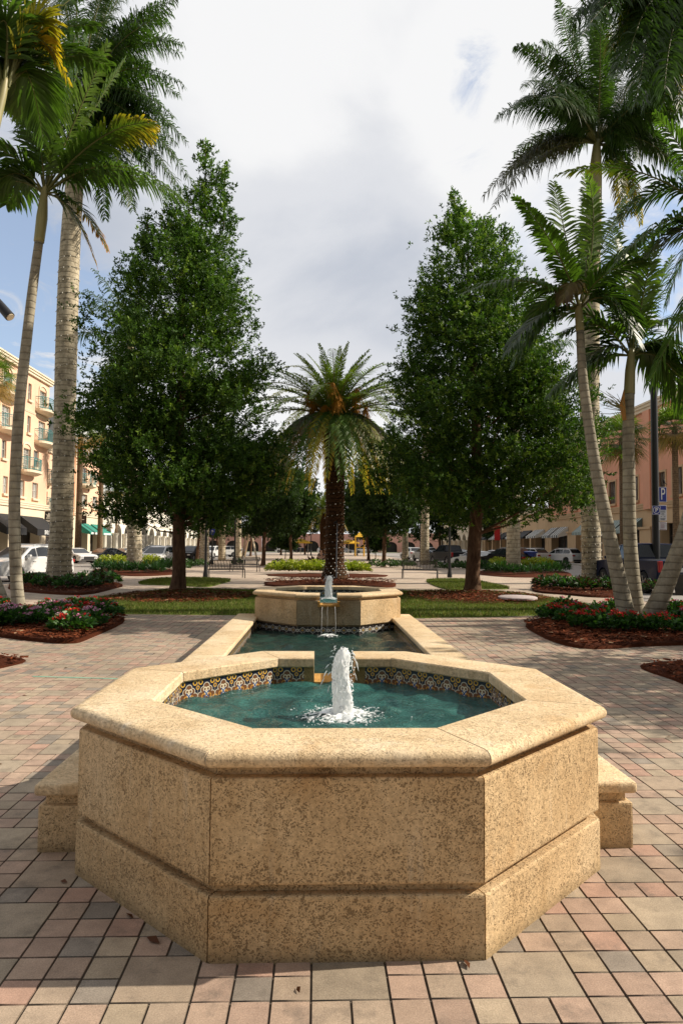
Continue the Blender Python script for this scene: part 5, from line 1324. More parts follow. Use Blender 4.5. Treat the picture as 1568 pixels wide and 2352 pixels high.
for a, b in d3:
    A.window(a, b, 11.85, 13.95, 2, 4, glass=GLASSL, sill=False, name='balcony_door'); A.balcony(a-.95, b+.95, 11.82)
    A.window(a, b, 15.05, 17.05, 2, 4, glass=GLASSL, trim=CREAM, sill=False, name='balcony_door', arch=True); A.balcony(a-.95, b+.95, 15.02)
for i, (a, b) in enumerate(shops): A.shop(a, b, 4.3); A.awning(a+.3 if i < 3 else 66.6, b-.1 if i < 3 else 72.0, 4.28, 3.05, 1.7, BLACKC, .62, 'BVLGARI' if i == 3 else None, .56, 69.4)
m = MB(); m.lathe([(.62, 0), (.62, .1), (.5, .14), (.42, .1)], 20); o = m.build('medallion', CREAM, A.root); o.matrix_local = Matrix.Translation(Vector((0, 66.2-47, 13.1))) @ Matrix.Rotation(rad(90), 4, 'Y')
# recessed middle part
B = Facade('peach_building', 'recessed three storey peach house with small teal balconies between the two projecting ones', -28.9, 73.02, 80.9, 1)
B.wall(0, 4.2, CREAM, [(73.6, 79.9, -.02, 3.4)], 1.0, 'shop_front', roof=False); B.shop(73.6, 79.9, 3.4)
B.wall(4.2, 11.4, PEACH, [(74.3, 75.6, 8.3, 10.3), (74.3, 75.6, 5.35, 7.2), (78, 79.3, 8.3, 10.3), (78, 79.3, 5.35, 7.2)], .26); B.band(11.4, 12.0, .35, CREAM); B.band(4.2, 5.0, .2, CREAM, 'belt_course')
for y in (74.3, 78): 
    for z in (8.3, 5.35): B.window(y, y+1.3, z, z+1.9, 2, 3, glass=GLASSL, sill=False, name='balcony_door'); B.balcony(y-.6, y+1.9, z-.03, .9)
# projecting peach house with teal awnings
Cc = Facade('peach_building', 'three storey peach building with two teal awnings left of the broadleaf tree', -28, 81, 91.5, 1)
Cc.wall(0, 4.95, CREAM, [(82.4, 86.2, -.02, 4.1), (87.2, 91, -.02, 4.1)], 1.0, 'shop_front', roof=False)
hs = [(82.8, 85.5, 6.1, 7.6), (87.8, 89.6, 6.1, 7.6), (83.6, 85.4, 8.8, 10.8), (86.6, 87.6, 9.2, 10.8), (89, 90, 9.2, 10.8)]
Cc.wall(4.95, 11.6, PEACH, hs, .26); Cc.wall(4.95, 11.6, PEACHD, [], name='corner_pier', y0=80.2, y1=81.2, out=.12); Cc.band(4.95, 5.5, .2, CREAM, 'belt_course'); Cc.band(11.6, 12.2, .38, CREAM)
for i, h in enumerate(hs): Cc.window(*h, nv=4 if i == 0 else 2, nh=2 if i < 2 else 3, glass=GLASSL if i != 2 else GLASS, trim=CREAM if i == 0 else None)
Cc.balcony(82.5, 86.7, 8.75)
for a, b in ((82.4, 86.2), (87.2, 91)): Cc.shop(a, b, 4.1); Cc.awning(a, b, 4.15, 3.1, 1.5, TEALC, .30); m = MB(); m.box((1.515, (a+b)/2-81, 2.95), (.02, (b-a)*.8, .22)); m.build('sign_strip', WHITEL, Cc.root)
# white arcade
def arcade(name, label, X, ya, yb, sg, z1, bay, mat, arch_z, col_r=.34, n_up=0, dark=DARKSHOP, up_mat=None):
    f = Facade(name, label, X, ya, yb, sg, 12); n = int((yb-ya)/bay)
    for i in range(n):
        y0 = ya+i*bay; w = bay*.36; c = y0+bay/2; m = MB(); K = 8
        pts = [(c+w*math.cos(math.pi*k/K), arch_z+w*.75*math.sin(math.pi*k/K)) for k in range(K+1)]
        for k in range(K):
            (a, za), (b, zb) = pts[k], pts[k+1]
            m.quad(f.P(a, za), f.P(b, zb), f.P(b, z1), f.P(a, z1)); m.quad(f.P(a, za), f.P(b, zb), f.P(b, zb, -.6), f.P(a, za, -.6))
        for a, b in ((y0, c-w), (c+w, y0+bay)):
            m.quad(f.P(a, 0), f.P(b, 0), f.P(b, z1), f.P(a, z1))
        for a in (c-w, c+w): m.quad(f.P(a, 0), f.P(a, arch_z), f.P(a, arch_z, -.6), f.P(a, 0, -.6))
        m.build('arch', mat, f.root)
        m = MB(); m.quad(f.P(c-w, 0, -.6), f.P(c+w, 0, -.6), f.P(c+w, arch_z+w*.75, -.6), f.P(c-w, arch_z+w*.75, -.6)); wn_ = m.build('shop_window', dark if i % 3 else GLASS, f.root)
        m = MB(); m.box((-sg*.55, c-ya, 1.2), (.06, w*2-.1, .08)); m.box((-sg*.55, c-ya, (arch_z)/2), (.06, .08, arch_z)); m.build('frame', WHITEF, wn_)
        m = MB(); m.lathe([(col_r*1.3, 0), (col_r*1.3, .3), (col_r, .4), (col_r*.86, arch_z-.3), (col_r*1.25, arch_z-.1), (col_r*1.35, arch_z+.12)], 12, (sg*(col_r*1.1), y0-ya, 0)); m.build('column', mat, f.root, smooth='auto')
        if n_up: f_ = f.window(c-.6, c+.6, arch_z+w*.75+.9, arch_z+w*.75+2.3, rec=-.03, trim=mat)
    f.wall(z1, z1+.02, up_mat or mat, [], name='wall'); f.band(z1+.02, z1+.5, .35, mat); f.band(arch_z+bay*.30, arch_z+bay*.30+.25, .12, mat, 'belt_course'); return f
arcade('white_arcade_building', 'long white arcaded shop building with arches and columns behind the parked cars', -28, 91.6, 172, 1, 7.4, 5.0, WHITES, 3.1)
H = Facade('tall_pale_building', 'tall pale grey block rising far behind the peach and white houses', -44, 120, 150, 1, 20); hs = [(122+4*i, 124+4*i, 8+3*j, 9.8+3*j) for i in range(7) for j in range(5)]
H.wall(0, 24, PALEG, hs, .2)
for h in hs: H.window(*h, nv=1, nh=1, rec=.15, sill=False)
# signs on the left fronts
sg_ = thing('hanging_sign', 'square black hanging shop sign with a white crown and lettering over the arcade gap', 'sign', (-27.45, 72.7, 4.2))
m = MB(); m.box((0, 0, 0), (1.3, .10, 1.5)); m.build('panel', BLACKC, sg_, bevel=.01)
m = MB(); cr = [(-.42, .12), (-.30, .30), (-.52, .55), (-.24, .42), (-.18, .66), (0, .46), (.18, .66), (.24, .42), (.52, .55), (.30, .30), (.42, .12)]
m.add([(x*.95, -.056, z) for x, z in cr]+[(x*.95, -.066, z) for x, z in cr], [tuple(range(11)), tuple(range(11, 22))[::-1]]); m.box((0, -.06, .03), (.8, .012, .08)); m.build('crown_emblem', WHITEL, sg_)
m = MB(); m.box((0, -.058, -.21), (1.15, .012, .2)); m.build('white_band', WHITEL, sg_)
text_obj('LIBRARY', .27, WHITEL, sg_, Matrix.Translation((0, -.06, -.52)) @ FACE_Y, bold=.006)
m = MB(); m.box((0, 0, .85), (1.4, .06, .05)); m.box((-.55, 0, 1.0), (.04, .04, .3)); m.build('bracket', BLACKM, sg_)
sg2 = thing('hanging_sign', 'dark brown hanging shop sign above the first teal awning', 'sign', (-27.5, 82.0, 4.5)); m = MB(); m.box((0, 0, 0), (1.35, .1, .95)); m.build('panel', plain('brown_sign', (.03, .015, .012), .5), sg2, bevel=.01)
m = MB(); m.box((0, -.056, 0), (.9, .012, .07)); m.build('lettering', WHITEL, sg2); m = MB(); m.box((0, 0, .55), (1.4, .05, .05)); m.build('bracket', BLACKM, sg2)
rb = AT(407, 1228, 88); rs = thing('banner', 'red rounded banner sign on a black post before the white arcade', 'banner', (rb.x, rb.y, 0)); m = MB()
m.tube([(-.5, 0, 0), (-.5, 0, 4.6)], .05, 6); m.build('pole', BLACKM, rs); m = MB(); m.prism([(.45*math.cos(a)-.02, .75*math.sin(a)) for a in np.linspace(0, 6.283, 24)[:-1]], -.03, .03); o = m.build('banner_cloth', REDS, rs, bevel=.01); o.matrix_local = Matrix.Translation((0, 0, 2.75)) @ Matrix.Rotation(rad(90), 4, 'X')
m = MB(); m.prism([(.32*math.cos(a), .32*math.sin(a)) for a in np.linspace(0, 6.283, 18)[:-1]], -.03, .03); o = m.build('banner_top', REDS, rs); o.matrix_local = Matrix.Translation((0, 0, 3.9)) @ Matrix.Rotation(rad(90), 4, 'X')
# right street front
E_ = Facade('salmon_building', 'salmon pink three storey building with cream cornice and striped awnings on the right', 29, 44, 88, -1, 20)
sh = [(45, 50), (51.5, 59.2), (62.3, 68.8), (70, 76.5), (81, 87)]
E_.wall(0, 5.05, TAN, [(a, b, -.02, 3.75) for a, b in sh], 1.1, 'shop_front', roof=False)
hs = [(y, y+1.55, 6.0, 8.2) for y in (46.2, 50.6, 55.1, 62.9, 67.75, 73, 78, 83)]+[(57.9, 59.0, 6.0, 8.1)]
E_.wall(5.05, 13.8, SALMON, hs, .2); E_.band(5.05, 5.6, .22, TAN, 'belt_course'); E_.band(13.8, 14.5, .5, CREAM)
for h in hs: E_.window(*h, nv=3, nh=2, rec=.16, frame=SHUT, glass=GLASSR, trim=TAN)
E_.wall(5.06, 13.79, SALMON, [], name='corner_pier', y0=60.0, y1=61.3, out=.35, roof=False)
for a, b in sh[:2]+sh[3:]: E_.shop(a, b, 3.75)
E_.shop(62.3, 68.8, 3.75, 4)
for a, b in ((62.2, 65.3), (65.7, 68.8), (70.2, 73.2), (73.6, 76.4)): E_.awning(a, b, 4.35, 3.3, 1.3, STRIPE, .3)
for a, b in ((59.6, 61.7), (77.2, 79.8), (68.9, 69.9)): E_.pier(a, b, 3.3, .55, TAN)
E_.awning(81, 83.8, 4.1, 3.1, 1.3, STRIPE2, .3); E_.awning(84.2, 87, 4.1, 3.1, 1.3, STRIPE2, .3)
for y in (51.2, 57.5, 64.5, 70, 75.8):
    m = MB(); m.box((-.06, y-44, 10.6), (.12, .8, .14)); m.build('wall_lamp', CREAM, E_.root)
F_ = Facade('tan_shop_building', 'low tan shop building with dark windows and white striped awnings behind the white cars', 29, 88.1, 122, -1)
sh = [(89.5+5.2*i, 93.6+5.2*i) for i in range(6)]; F_.wall(0, 6.2, TAN, [(a, b, -.02, 3.6) for a, b in sh], 1.0, 'shop_front'); F_.band(6.2, 6.7, .35, CREAM)
for i, (a, b) in enumerate(sh): F_.shop(a, b, 3.6); F_.awning(a, b, 4.0, 3.1, 1.3, STRIPE2 if i % 2 == 0 else BLACKC, .25); F_.pier(b+.2, b+.9, 3.3, .5, TAN)
arcade('cream_arcade_building', 'far cream colonnade on the right behind the parked black pickup', 29, 122.1, 172, -1, 6.2, 5.0, CREAM, 2.9)
rb = AT(1141, 1205, 96); rs = thing('banner', 'red rectangular banner hanging on a post beyond the white cars on the right', 'banner', (rb.x, rb.y, 0)); m = MB(); m.tube([(.5, 0, 0), (.5, 0, 5.0)], .05, 6); m.build('pole', BLACKM, rs)
m = MB(); m.box((0, 0, 3.6), (.8, .03, 2.0)); m.build('banner_cloth', REDS, rs)
# pink market hall closing the far end
for i, (x0, x1, z1) in enumerate(((-70, -16, 5.6), (-15.9, 18, 5.2), (18.1, 75, 5.6))):
    r = thing('pink_hall', ('low pink hall with dark arches closing the far end of the left street', 'low pink hall with dark arches closing the far end of the plaza', 'low pink hall with dark arches closing the far end of the right street')[i], 'building', (x0, 200, 0)); n = int((x1-x0)/5)
    m = MB(); bw = (x1-x0)/n
    for k in range(n):
        a = k*bw; c = a+bw/2; w_ = bw*.33; pts = [(c+w_*math.cos(math.pi*j/6), 1.7+w_*.8*math.sin(math.pi*j/6)) for j in range(7)]
        for j in range(6): m.quad((pts[j][0], 0, pts[j][1]), (pts[j+1][0], 0, pts[j+1][1]), (pts[j+1][0], 0, z1), (pts[j][0], 0, z1))
        m.quad((a, 0, 0), (c-w_, 0, 0), (c-w_, 0, z1), (a, 0, z1)); m.quad((c+w_, 0, 0), (a+bw, 0, 0), (a+bw, 0, z1), (c+w_, 0, z1))
    m.quad((0, 0, z1), (x1-x0, 0, z1), (x1-x0, 9, z1+.01), (0, 9, z1+.01)); m.build('wall', PINKS, r)
    m = MB(); m.box(((x1-x0)/2, 1.0, z1/2-.1), (x1-x0-.2, .1, z1-.3)); m.build('dark_interior', DARKSHOP, r)
    if i == 0:
        m = MB(); m.add([(30, -.5, 5.4), (48, -.5, 5.4), (39, -.5, 9.2), (30, 9, 5.4), (48, 9, 5.4), (39, 9, 9.2)], [(0, 1, 2), (3, 5, 4), (0, 2, 5, 3), (1, 4, 5, 2)]); m.build('gable', PINKS, r)

# ================================================================== CARS
def paint(name, c, m=0.0):
    dk = max(c) < .1; M = Mat(name, c, .38 if dk else .32, m, .15 if dk else .5); M.b.inputs['Coat Weight'].default_value = .12 if dk else .5; M.b.inputs['Coat Roughness'].default_value = .04
    M.color(M.ramp(M.noise(1.5, 4), [(.3, tuple(k*.93 for k in c)), (.7, tuple(min(1, k*1.05) for k in c))])); return M.m
PT = {k: paint(k+'_car_paint', c) for k, c in dict(white=(.68, .68, .67), pearl=(.60, .60, .58), black=(.012, .012, .014), grey=(.055, .065, .075), gold=(.46, .42, .33), blue=(.010, .016, .05), silver=(.38, .39, .41), dark=(.028, .030, .033)).items()}
CGLASS = glass_mat('car_glass', (.018, .022, .026), .04); TYRE = plain('tyre_rubber', (.015, .015, .015), .85); RIM = plain('wheel_rim', (.30, .30, .31), .35, .8); RIMD = plain('dark_wheel_rim', (.05, .05, .055), .35, .6)
TAIL = plain('tail_lamp', (.35, .01, .01), .2); HEAD = plain('head_lamp', (.6, .62, .64), .15); TRIM = plain('black_trim', (.015, .015, .016), .6); PLATE = plain('licence_plate', (.6, .62, .6), .5)
def arc_cut(x0, r, zb, n=9):
    return [(x0+r*math.cos(a), zb+r*math.sin(a)) for a in np.linspace(0, math.pi, n)]
CARS = dict(
    suv=dict(L=4.75, W=1.92, wb=2.85, r=.37, body=[(2.30, .30), (2.36, .45), (2.36, .74), (2.25, .93), (1.2, 1.06), (.98, 1.10), (-2.15, 1.12), (-2.30, 1.04), (-2.36, .78), (-2.36, .42), (-2.28, .30)], cab=[(1.22, 1.05), (.35, 1.60), (-.25, 1.68), (-1.65, 1.64), (-2.22, 1.10)], pil=[.12, -.95]),
    sedan=dict(L=4.85, W=1.86, wb=2.85, r=.34, body=[(2.34, .26), (2.42, .40), (2.40, .62), (2.20, .78), (1.15, .90), (.95, .95), (-1.75, .99), (-2.32, .95), (-2.42, .72), (-2.40, .40), (-2.30, .26)], cab=[(1.18, .90), (.25, 1.36), (-.35, 1.43), (-1.05, 1.36), (-1.98, .97)], pil=[.05, -.95]),
    pickup=dict(L=5.9, W=2.03, wb=3.65, r=.42, body=[(2.85, .42), (2.95, .55), (2.95, 1.02), (2.80, 1.18), (1.6, 1.26), (1.3, 1.28), (-2.85, 1.30), (-2.95, 1.26), (-2.95, .66), (-2.90, .52)], cab=[(1.62, 1.22), (.80, 1.86), (.2, 1.95), (-.85, 1.92), (-1.12, 1.27)], pil=[.45, -.40]))
def make_car(kind, col, label, loc, heading, group, z=-.13, rim=RIM):
    K = CARS[kind]; root = thing('parked_car' if kind != 'pickup' else 'pickup_truck', label, 'car' if kind != 'pickup' else 'pickup truck', (loc[0], loc[1], z), math.atan2(heading[1], heading[0]), group)
    W = K['W']/2; r = K['r']; wb = K['wb']/2; mat = PT[col]
    # lower body: the side outline with wheel arches, lofted across the width so that the flanks bulge
    top = K['body']; low = [top[-1]]+arc_cut(-wb, -(r+.06), r)[::1]+arc_cut(wb, -(r+.06), r)+[top[0]]
    low = [(x, max(zz, .24)) if i not in (0,) else (x, zz) for i, (x, zz) in enumerate(low)]
    out = top+[(x, zz) for x, zz in (list(reversed([( wb+(r+.07)*math.cos(a), r+(r+.07)*math.sin(a)) for a in np.linspace(math.pi, 0, 10) if r+(r+.07)*math.sin(a) > .0])) and [])]
    bottom = []
    zb = top[-1][1]
    for x0 in (-wb, wb):
        a0 = math.asin(max(-1, min(1, (zb-r)/(r+.07)))); bottom += [(x0+(r+.07)*math.cos(a), r+(r+.07)*math.sin(a)) for a in np.linspace(math.pi-a0, a0, 11)]
    out = top+bottom
    n = len(out); m = MB(); zmax = max(p[1] for p in out)
    prof = [(-1.0, .075, .965), (-.965, .03, .985), (-.80, .0, 1.0), (0, -.03, 1.012), (.80, .0, 1.0), (.965, .03, .985), (1.0, .075, .965)]
    for s, ins, zs in prof:
        for x, zz in out:
            hi = max(0, (zz-.6)/(zmax-.6)); xx = x-math.copysign(min(abs(x), ins), x) if abs(x) > wb+r*1.1 or zz > .85*zmax else x
            y = s*W*(1-.045*hi*abs(s))
            m.v.append((xx, y, zz if zz < .6 else .6+(zz-.6)*(zs+.0)))
    for j in range(len(prof)-1):
        m.f += [(j*n+i, j*n+(i+1) % n, (j+1)*n+(i+1) % n, (j+1)*n+i) for i in range(n)]
    m.f += [tuple(range(n)), tuple(range((len(prof)-1)*n, len(prof)*n))[::-1]]
    body = m.build('body', mat, root, smooth='auto')
    # cabin with tumblehome
    cab = K['cab']; zr = max(p[1] for p in cab); zbelt = min(p[1] for p in cab)
    def wy(zz): t = (zz-zbelt)/(zr-zbelt); return (W-.055)*(1-t)+(W-.27)*t
    m = MB(); k = len(cab)
    ys = [-1, -.9, 0, .9, 1]
    for s in ys:
        for i, (x, zz) in enumerate(cab): m.v.append((x, s*wy(zz), zz-(.035 if abs(s) == 1 and 0 < i < k-1 else 0)))
    for j in range(len(ys)-1): m.f += [(j*k+i, (j+1)*k+i, (j+1)*k+(i+1) % k, j*k+(i+1) % k) for i in range(k)]
    m.f += [tuple(range(k))[::-1], tuple(range((len(ys)-1)*k, len(ys)*k))]
    m.build('cabin', mat, root, smooth='auto')
    def pane(name, pts):
        q = MB(); q.add(pts, [tuple(range(len(pts)))]); q.build(name, CGLASS, root)
    def lerp(a, b, t): return (a[0]+(b[0]-a[0])*t, a[1]+(b[1]-a[1])*t)
    def scr(a, b, t0, t1, e, name):
        p, q = lerp(a, b, t0), lerp(a, b, t1); nx, nz = (b[1]-a[1]), -(b[0]-a[0]); L_ = math.hypot(nx, nz); sg = 1 if (nx*(1 if a[0]+b[0] > 0 else -1)) > 0 else -1; nx, nz = sg*nx/L_*e, sg*nz/L_*e
        if nz < 0: nx, nz = -nx, -nz
        pane(name, [(p[0]+nx, -wy(p[1])*.90, p[1]+nz), (p[0]+nx, wy(p[1])*.90, p[1]+nz), (q[0]+nx, wy(q[1])*.88, q[1]+nz), (q[0]+nx, -wy(q[1])*.88, q[1]+nz)])
    scr(cab[0], cab[1], .10, .93, .012, 'windshield'); scr(cab[-1], cab[-2], .16 if kind != 'sedan' else .08, .92, .012, 'rear_window')
    # side windows: the band under the roof line, cut by the pillars
    def roofz(x):
        for a, b in zip(cab, cab[1:]):
            if b[0] <= x <= a[0]: return a[1]+(b[1]-a[1])*((x-a[0])/(b[0]-a[0]))
        return zbelt
    zb_ = zbelt+.10 if kind != 'sedan' else zbelt+.085
    fx = cab[0][0]-.28; bx = cab[-1][0]+(.32 if kind != 'pickup' else .10)
    cuts = [fx]+K['pil']+[bx]
    for s in (-1, 1):
        for a, b in zip(cuts, cuts[1:]):
            xs = np.linspace(a-.035, b+.035, 5); up_ = [(x, max(zb_+.02, roofz(x)-.085)) for x in xs]
            pane('side_window', [(x, s*(wy(zz)+.008), zz) for x, zz in [(xs[0], zb_), *up_, (xs[-1], zb_)]])
    # wheels
    for x in (-wb, wb):
        for s in (-1, 1):
            q = MB(); q.lathe([(r*.62, -.11), (r*.96, -.11), (r, -.07), (r, .07), (r*.96, .11), (r*.62, .11)], 22); w_ = q.build('wheel', TYRE, root, smooth='auto'); w_.matrix_local = Matrix.Translation((x, s*(W-.125), r)) @ Matrix.Rotation(rad(-90*s), 4, 'X')
            q = MB(); q.lathe([(r*.64, .02), (r*.64, .10), (r*.60, .112), (r*.56, .085), (.001, .07)], 20)
            for a in range(5): 
                an = a*2*math.pi/5; q.box((r*.33*math.cos(an), r*.33*math.sin(an), .09), (r*.60, .075, .05), rz=an)
            q.lathe([(.07, .06), (.07, .125), (.03, .13)], 10); q.build('rim', rim, w_, smooth='auto')
    xf, xb = top[1][0], top[-2][0]; hz = .72 if kind != 'pickup' else .95; hz = .62 if kind == 'sedan' else hz
    for s in (-1, 1):
        y0, y1 = sorted((s*W*.60, s*W*.94)); q = MB(); q.box((xf-.16, (y0+y1)/2, hz), (.36, y1-y0, .15)); q.build('headlight', HEAD, root, bevel=.03)
        tz = (.92, .83, 1.05)[('suv', 'sedan', 'pickup').index(kind)]; y0, y1 = sorted((s*W*(.62 if kind != 'pickup' else .80), s*W*.955)); q = MB(); q.box((xb+.10, (y0+y1)/2, tz), (.28, y1-y0, .15 if kind != 'pickup' else .42)); q.build('taillight', TAIL, root, bevel=.025)
        q = MB(); q.box((cab[0][0]-.42, s*(W+.07), zbelt+.12), (.14, .2, .14)); q.build('side_mirror', mat, root, bevel=.03)
        q = MB(); q.box((0, s*(W-.02), zb+.04), (K['wb']-2*r-.2, .08, .14)); q.build('side_skirt', TRIM, root, bevel=.02)
        for x in ((.35, -.75) if kind != 'pickup' else (.9, -.1)): q = MB(); q.box((x, s*(W-.012), zbelt-.12), (.2, .05, .035)); q.build('door_handle', mat, root, bevel=.01)
    q = MB(); q.box((xf-.05, 0, hz-.10), (.16, W*1.05, .26)); 
    q.build('grille', TRIM, root, bevel=.03)
    q = MB(); q.box((xf-.06, 0, .36 if kind != 'pickup' else .55), (.18, W*1.6, .14)); q.build('front_bumper', TRIM, root, bevel=.04)
    q = MB(); q.box((xb+.05, 0, .42 if kind != 'pickup' else .62), (.18, W*1.7, .16)); q.build('rear_bumper', TRIM if kind != 'pickup' else GREYM, root, bevel=.04)
    q = MB(); q.box((xb-.005, 0, tz-.12), (.03, .32, .16)); q.build('licence_plate', PLATE, root)
    if kind == 'suv':
        for s in (-1, 1): q = MB(); q.tube([(.1, s*.62, zr-.03), (0, s*.62, zr+.04), (-1.5, s*.60, zr+.03), (-1.6, s*.60, zr-.06)], .02, 5); q.build('roof_rail', GREYM, root)
    if kind == 'pickup':
        q = MB(); q.box((-2.02, 0, 1.245), (1.6, K['W']-.34, .13)); q.build('truck_bed', TRIM, root)
    return root
GL, GR = 'cars parked along the left street', 'cars parked along the right street'
def gx(u, v): p = G(u, v, -.13); return (p.x, p.y)
make_car('suv', 'white', 'white crossover SUV at the left edge, partly hidden by the slim grey palms', (-14.1, 34.1), (-.36, -.93), GL)
make_car('suv', 'white', 'white SUV facing the camera between the pale royal palm and the left tree', (-12.55, 55.8), (-.22, -.97), GL)
make_car('sedan', 'white', 'white sedan across the left street, just right of the lit royal palm', (-22.8, 67), (.72, -.69), GL)
make_car('sedan', 'grey', 'dark grey sedan with its front turned to the camera across the left street', (-22.0, 73.0), (-.45, -.89), GL)
make_car('sedan', 'gold', 'champagne gold car behind the dark grey sedan', (-22.3, 82), (-.4, -.92), GL)
make_car('suv', 'black', 'black SUV half hidden by the pale royal palm trunk', (-21.0, 90), (-.3, -.95), GL)
make_car('suv', 'black', 'black SUV with its tail to the camera left of the lit royal palm', (-22.6, 58.5), (-.8, .6), GL)
make_car('suv', 'black', 'black SUV just right of the left broadleaf tree trunk', (-14.2, 79), (-.25, -.97), GL)
make_car('suv', 'white', 'white SUV behind the dotted light royal palm trunk on the left', (-14.4, 95), (-.2, -.98), GL)
make_car('suv', 'white', 'white van like SUV right of the smooth royal palm trunk', (-14.6, 108), (-.9, -.4), GL)
make_car('sedan', 'silver', 'silver sedan far down the left street', (-14.5, 126), (-.2, -.98), GL)
make_car('sedan', 'white', 'white sedan far across the left street', (-21.5, 112), (-.3, -.95), GL)
make_car('pickup', 'blue', 'dark navy pickup truck parked behind the three slim palm stems', (13.35, 28.6), (-.02, 1), GR)
make_car('suv', 'dark', 'dark grey car cut off by the right edge of the picture', (11.9, 19.2), (-.02, 1), GR)
make_car('suv', 'white', 'white SUV with dark wheels before the tan columns, seen from behind', (27.0-.6, 76), (-.50, .87), GR, rim=RIMD)
make_car('suv', 'pearl', 'white SUV with red tail lamps left of the other white SUV, seen from behind', (23.2, 77), (-.42, .91), GR)
make_car('suv', 'black', 'black SUV behind the pale royal palm trunk on the right', (15.4, 58.0), (-.62, .78), GR)
make_car('sedan', 'white', 'white car right of the right broadleaf tree trunk', (14.0, 63), (-.45, .89), GR)
make_car('pickup', 'black', 'black pickup truck left of the right broadleaf tree trunk', (12.6, 68), (-.2, .98), GR)
make_car('suv', 'white', 'white SUV beyond the lamp post, left of the black pickup', (11.7+1.3, 86), (-.2, .98), GR)
make_car('sedan', 'silver', 'silver car between two royal palm trunks on the right', (12.6, 77), (-.2, .98), GR)
make_car('suv', 'white', 'white SUV far off behind the dotted light royal palm on the right', (12.9, 98), (-.2, .98), GR)
make_car('sedan', 'white', 'low white car far behind the right broadleaf tree trunk', (22.5, 90), (-.4, .91), GR)
make_car('sedan', 'grey', 'grey car far off beside the cream colonnade', (22.4, 112), (-.4, .91), GR)
for i, (x, c) in enumerate(((-9, 'white'), (-4.2, 'dark'), (2, 'white'), (7, 'silver'), (12, 'white'))):
    make_car('suv' if i % 2 == 0 else 'sedan', c, ('white SUV on the cross street left of the far plaza end', 'dark car on the cross street left of the golden palm', 'white SUV on the cross street behind the date palm', 'silver car on the cross street right of the yellow umbrella', 'white SUV on the cross street at the far right')[i], (x, 186), (1, 0), 'cars on the far cross street')

# ================================================================== STREET FURNITURE, SIGNS, PERSON
def bench(label, loc, rot):
    root = thing('park_bench', label, 'bench', (*loc, 0), rot, 'black metal benches'); L = 1.75
    m = MB()
    for i in range(24):
        x = -L/2+L*(i+.5)/24; m.tube([(x, .02, .42), (x, .25, .445), (x, .44, .43)], .018, 4)
    m.box((0, .02, .42), (L, .035, .035)); m.box((0, .44, .43), (L, .035, .035)); m.build('seat', BENCHM, root)
    m = MB()
    for i in range(24):
        x = -L/2+L*(i+.5)/24; m.tube([(x, .0, .47), (x, -.06, .66), (x, -.16, .88)], .018, 4)
    m.box((0, -.165, .89), (L, .045, .035)); m.box((0, 0, .465), (L, .03, .03)); m.build('backrest', BENCHM, root)
    for s in (-1, 1):
        m = MB(); m.tube([(s*L/2, -.14, .84), (s*L/2, -.02, .66), (s*L/2, .42, .66), (s*L/2, .46, .62)], .024, 5); m.tube([(s*L/2, .44, .64), (s*L/2, .46, .42)], .022, 5); m.build('armrest', BENCHM, root)
        m = MB(); m.tube([(s*L/2, .44, .43), (s*L/2, .50, 0)], .024, 5); m.build('leg', BENCHM, root)
        m = MB(); m.tube([(s*L/2, 0, .46), (s*L/2, -.10, 0)], .024, 5); m.build('leg', BENCHM, root)
    return root
bench('black metal bench on the left with its back to the camera', (-4.55, 34.6), rad(18))
bench('black metal bench on the left facing the camera, behind the nearer bench', (-4.6, 44.0), rad(168))
bench('black metal bench on the right with its back to the camera', (5.0, 35.4), rad(-14))

def lamp_post(label, loc, h, r=.05, lantern=True, group='black lamp posts'):
    root = thing('lamp_post', label, 'lamp post', (*loc, 0), 0, group); m = MB(); m.lathe([(r*2.2, 0), (r*2.2, .12), (r*1.6, .3), (r*1.15, .7), (r, .9), (r*.85, h)], 12); m.build('pole', BLACKM, root, smooth='auto')
    if lantern:
        m = MB(); m.lathe([(.05, h), (.16, h+.06), (.19, h+.5), (.15, h+.55)], 12); m.build('lantern', plain('lantern_glass', (.35, .30, .22), .3), root, smooth='auto')
        m = MB(); m.lathe([(.22, h+.55), (.16, h+.68), (.03, h+.8), (.02, h+.9)], 12); m.build('lamp_cap', BLACKM, root, smooth='auto')
    return root
for lb_, u, v, h in (('thin black lamp post left of the near left bench', 472, 1326, 4.6), ('thin black lamp post right of the right bench', 1032, 1326, 4.6), ('black lamp post beyond the left benches', 539, 1297, 4.8), ('black post with a small blue notice behind the near left bench', 487, 1296, 4.5),
                  ('black lamp post between royal palm trunks beyond the right bench', 965, 1290, 4.6), ('black lamp post far right of the right hand hedge', 1015, 1288, 4.6), ('black lamp post in the far plaza before the pink hall', 714, 1276, 5.0), ('thin dark post in the far plaza right of the date palm', 820, 1276, 5.5)):
    p = G(u, v); lamp_post(lb_, (p.x, p.y), h, .06 if v > 1300 else .075)
p = G(487, 1296); pk = thing('notice_sign', 'small blue and white parking notice on a black post behind the benches', 'sign', (p.x, p.y-.11, 2.75)); m = MB(); m.box((0, 0, 0), (.42, .03, .5)); m.build('panel', BLUES, pk, bevel=.01); text_obj('P', .38, WHITEL, pk, Matrix.Translation((0, -.018, 0)) @ FACE_Y)
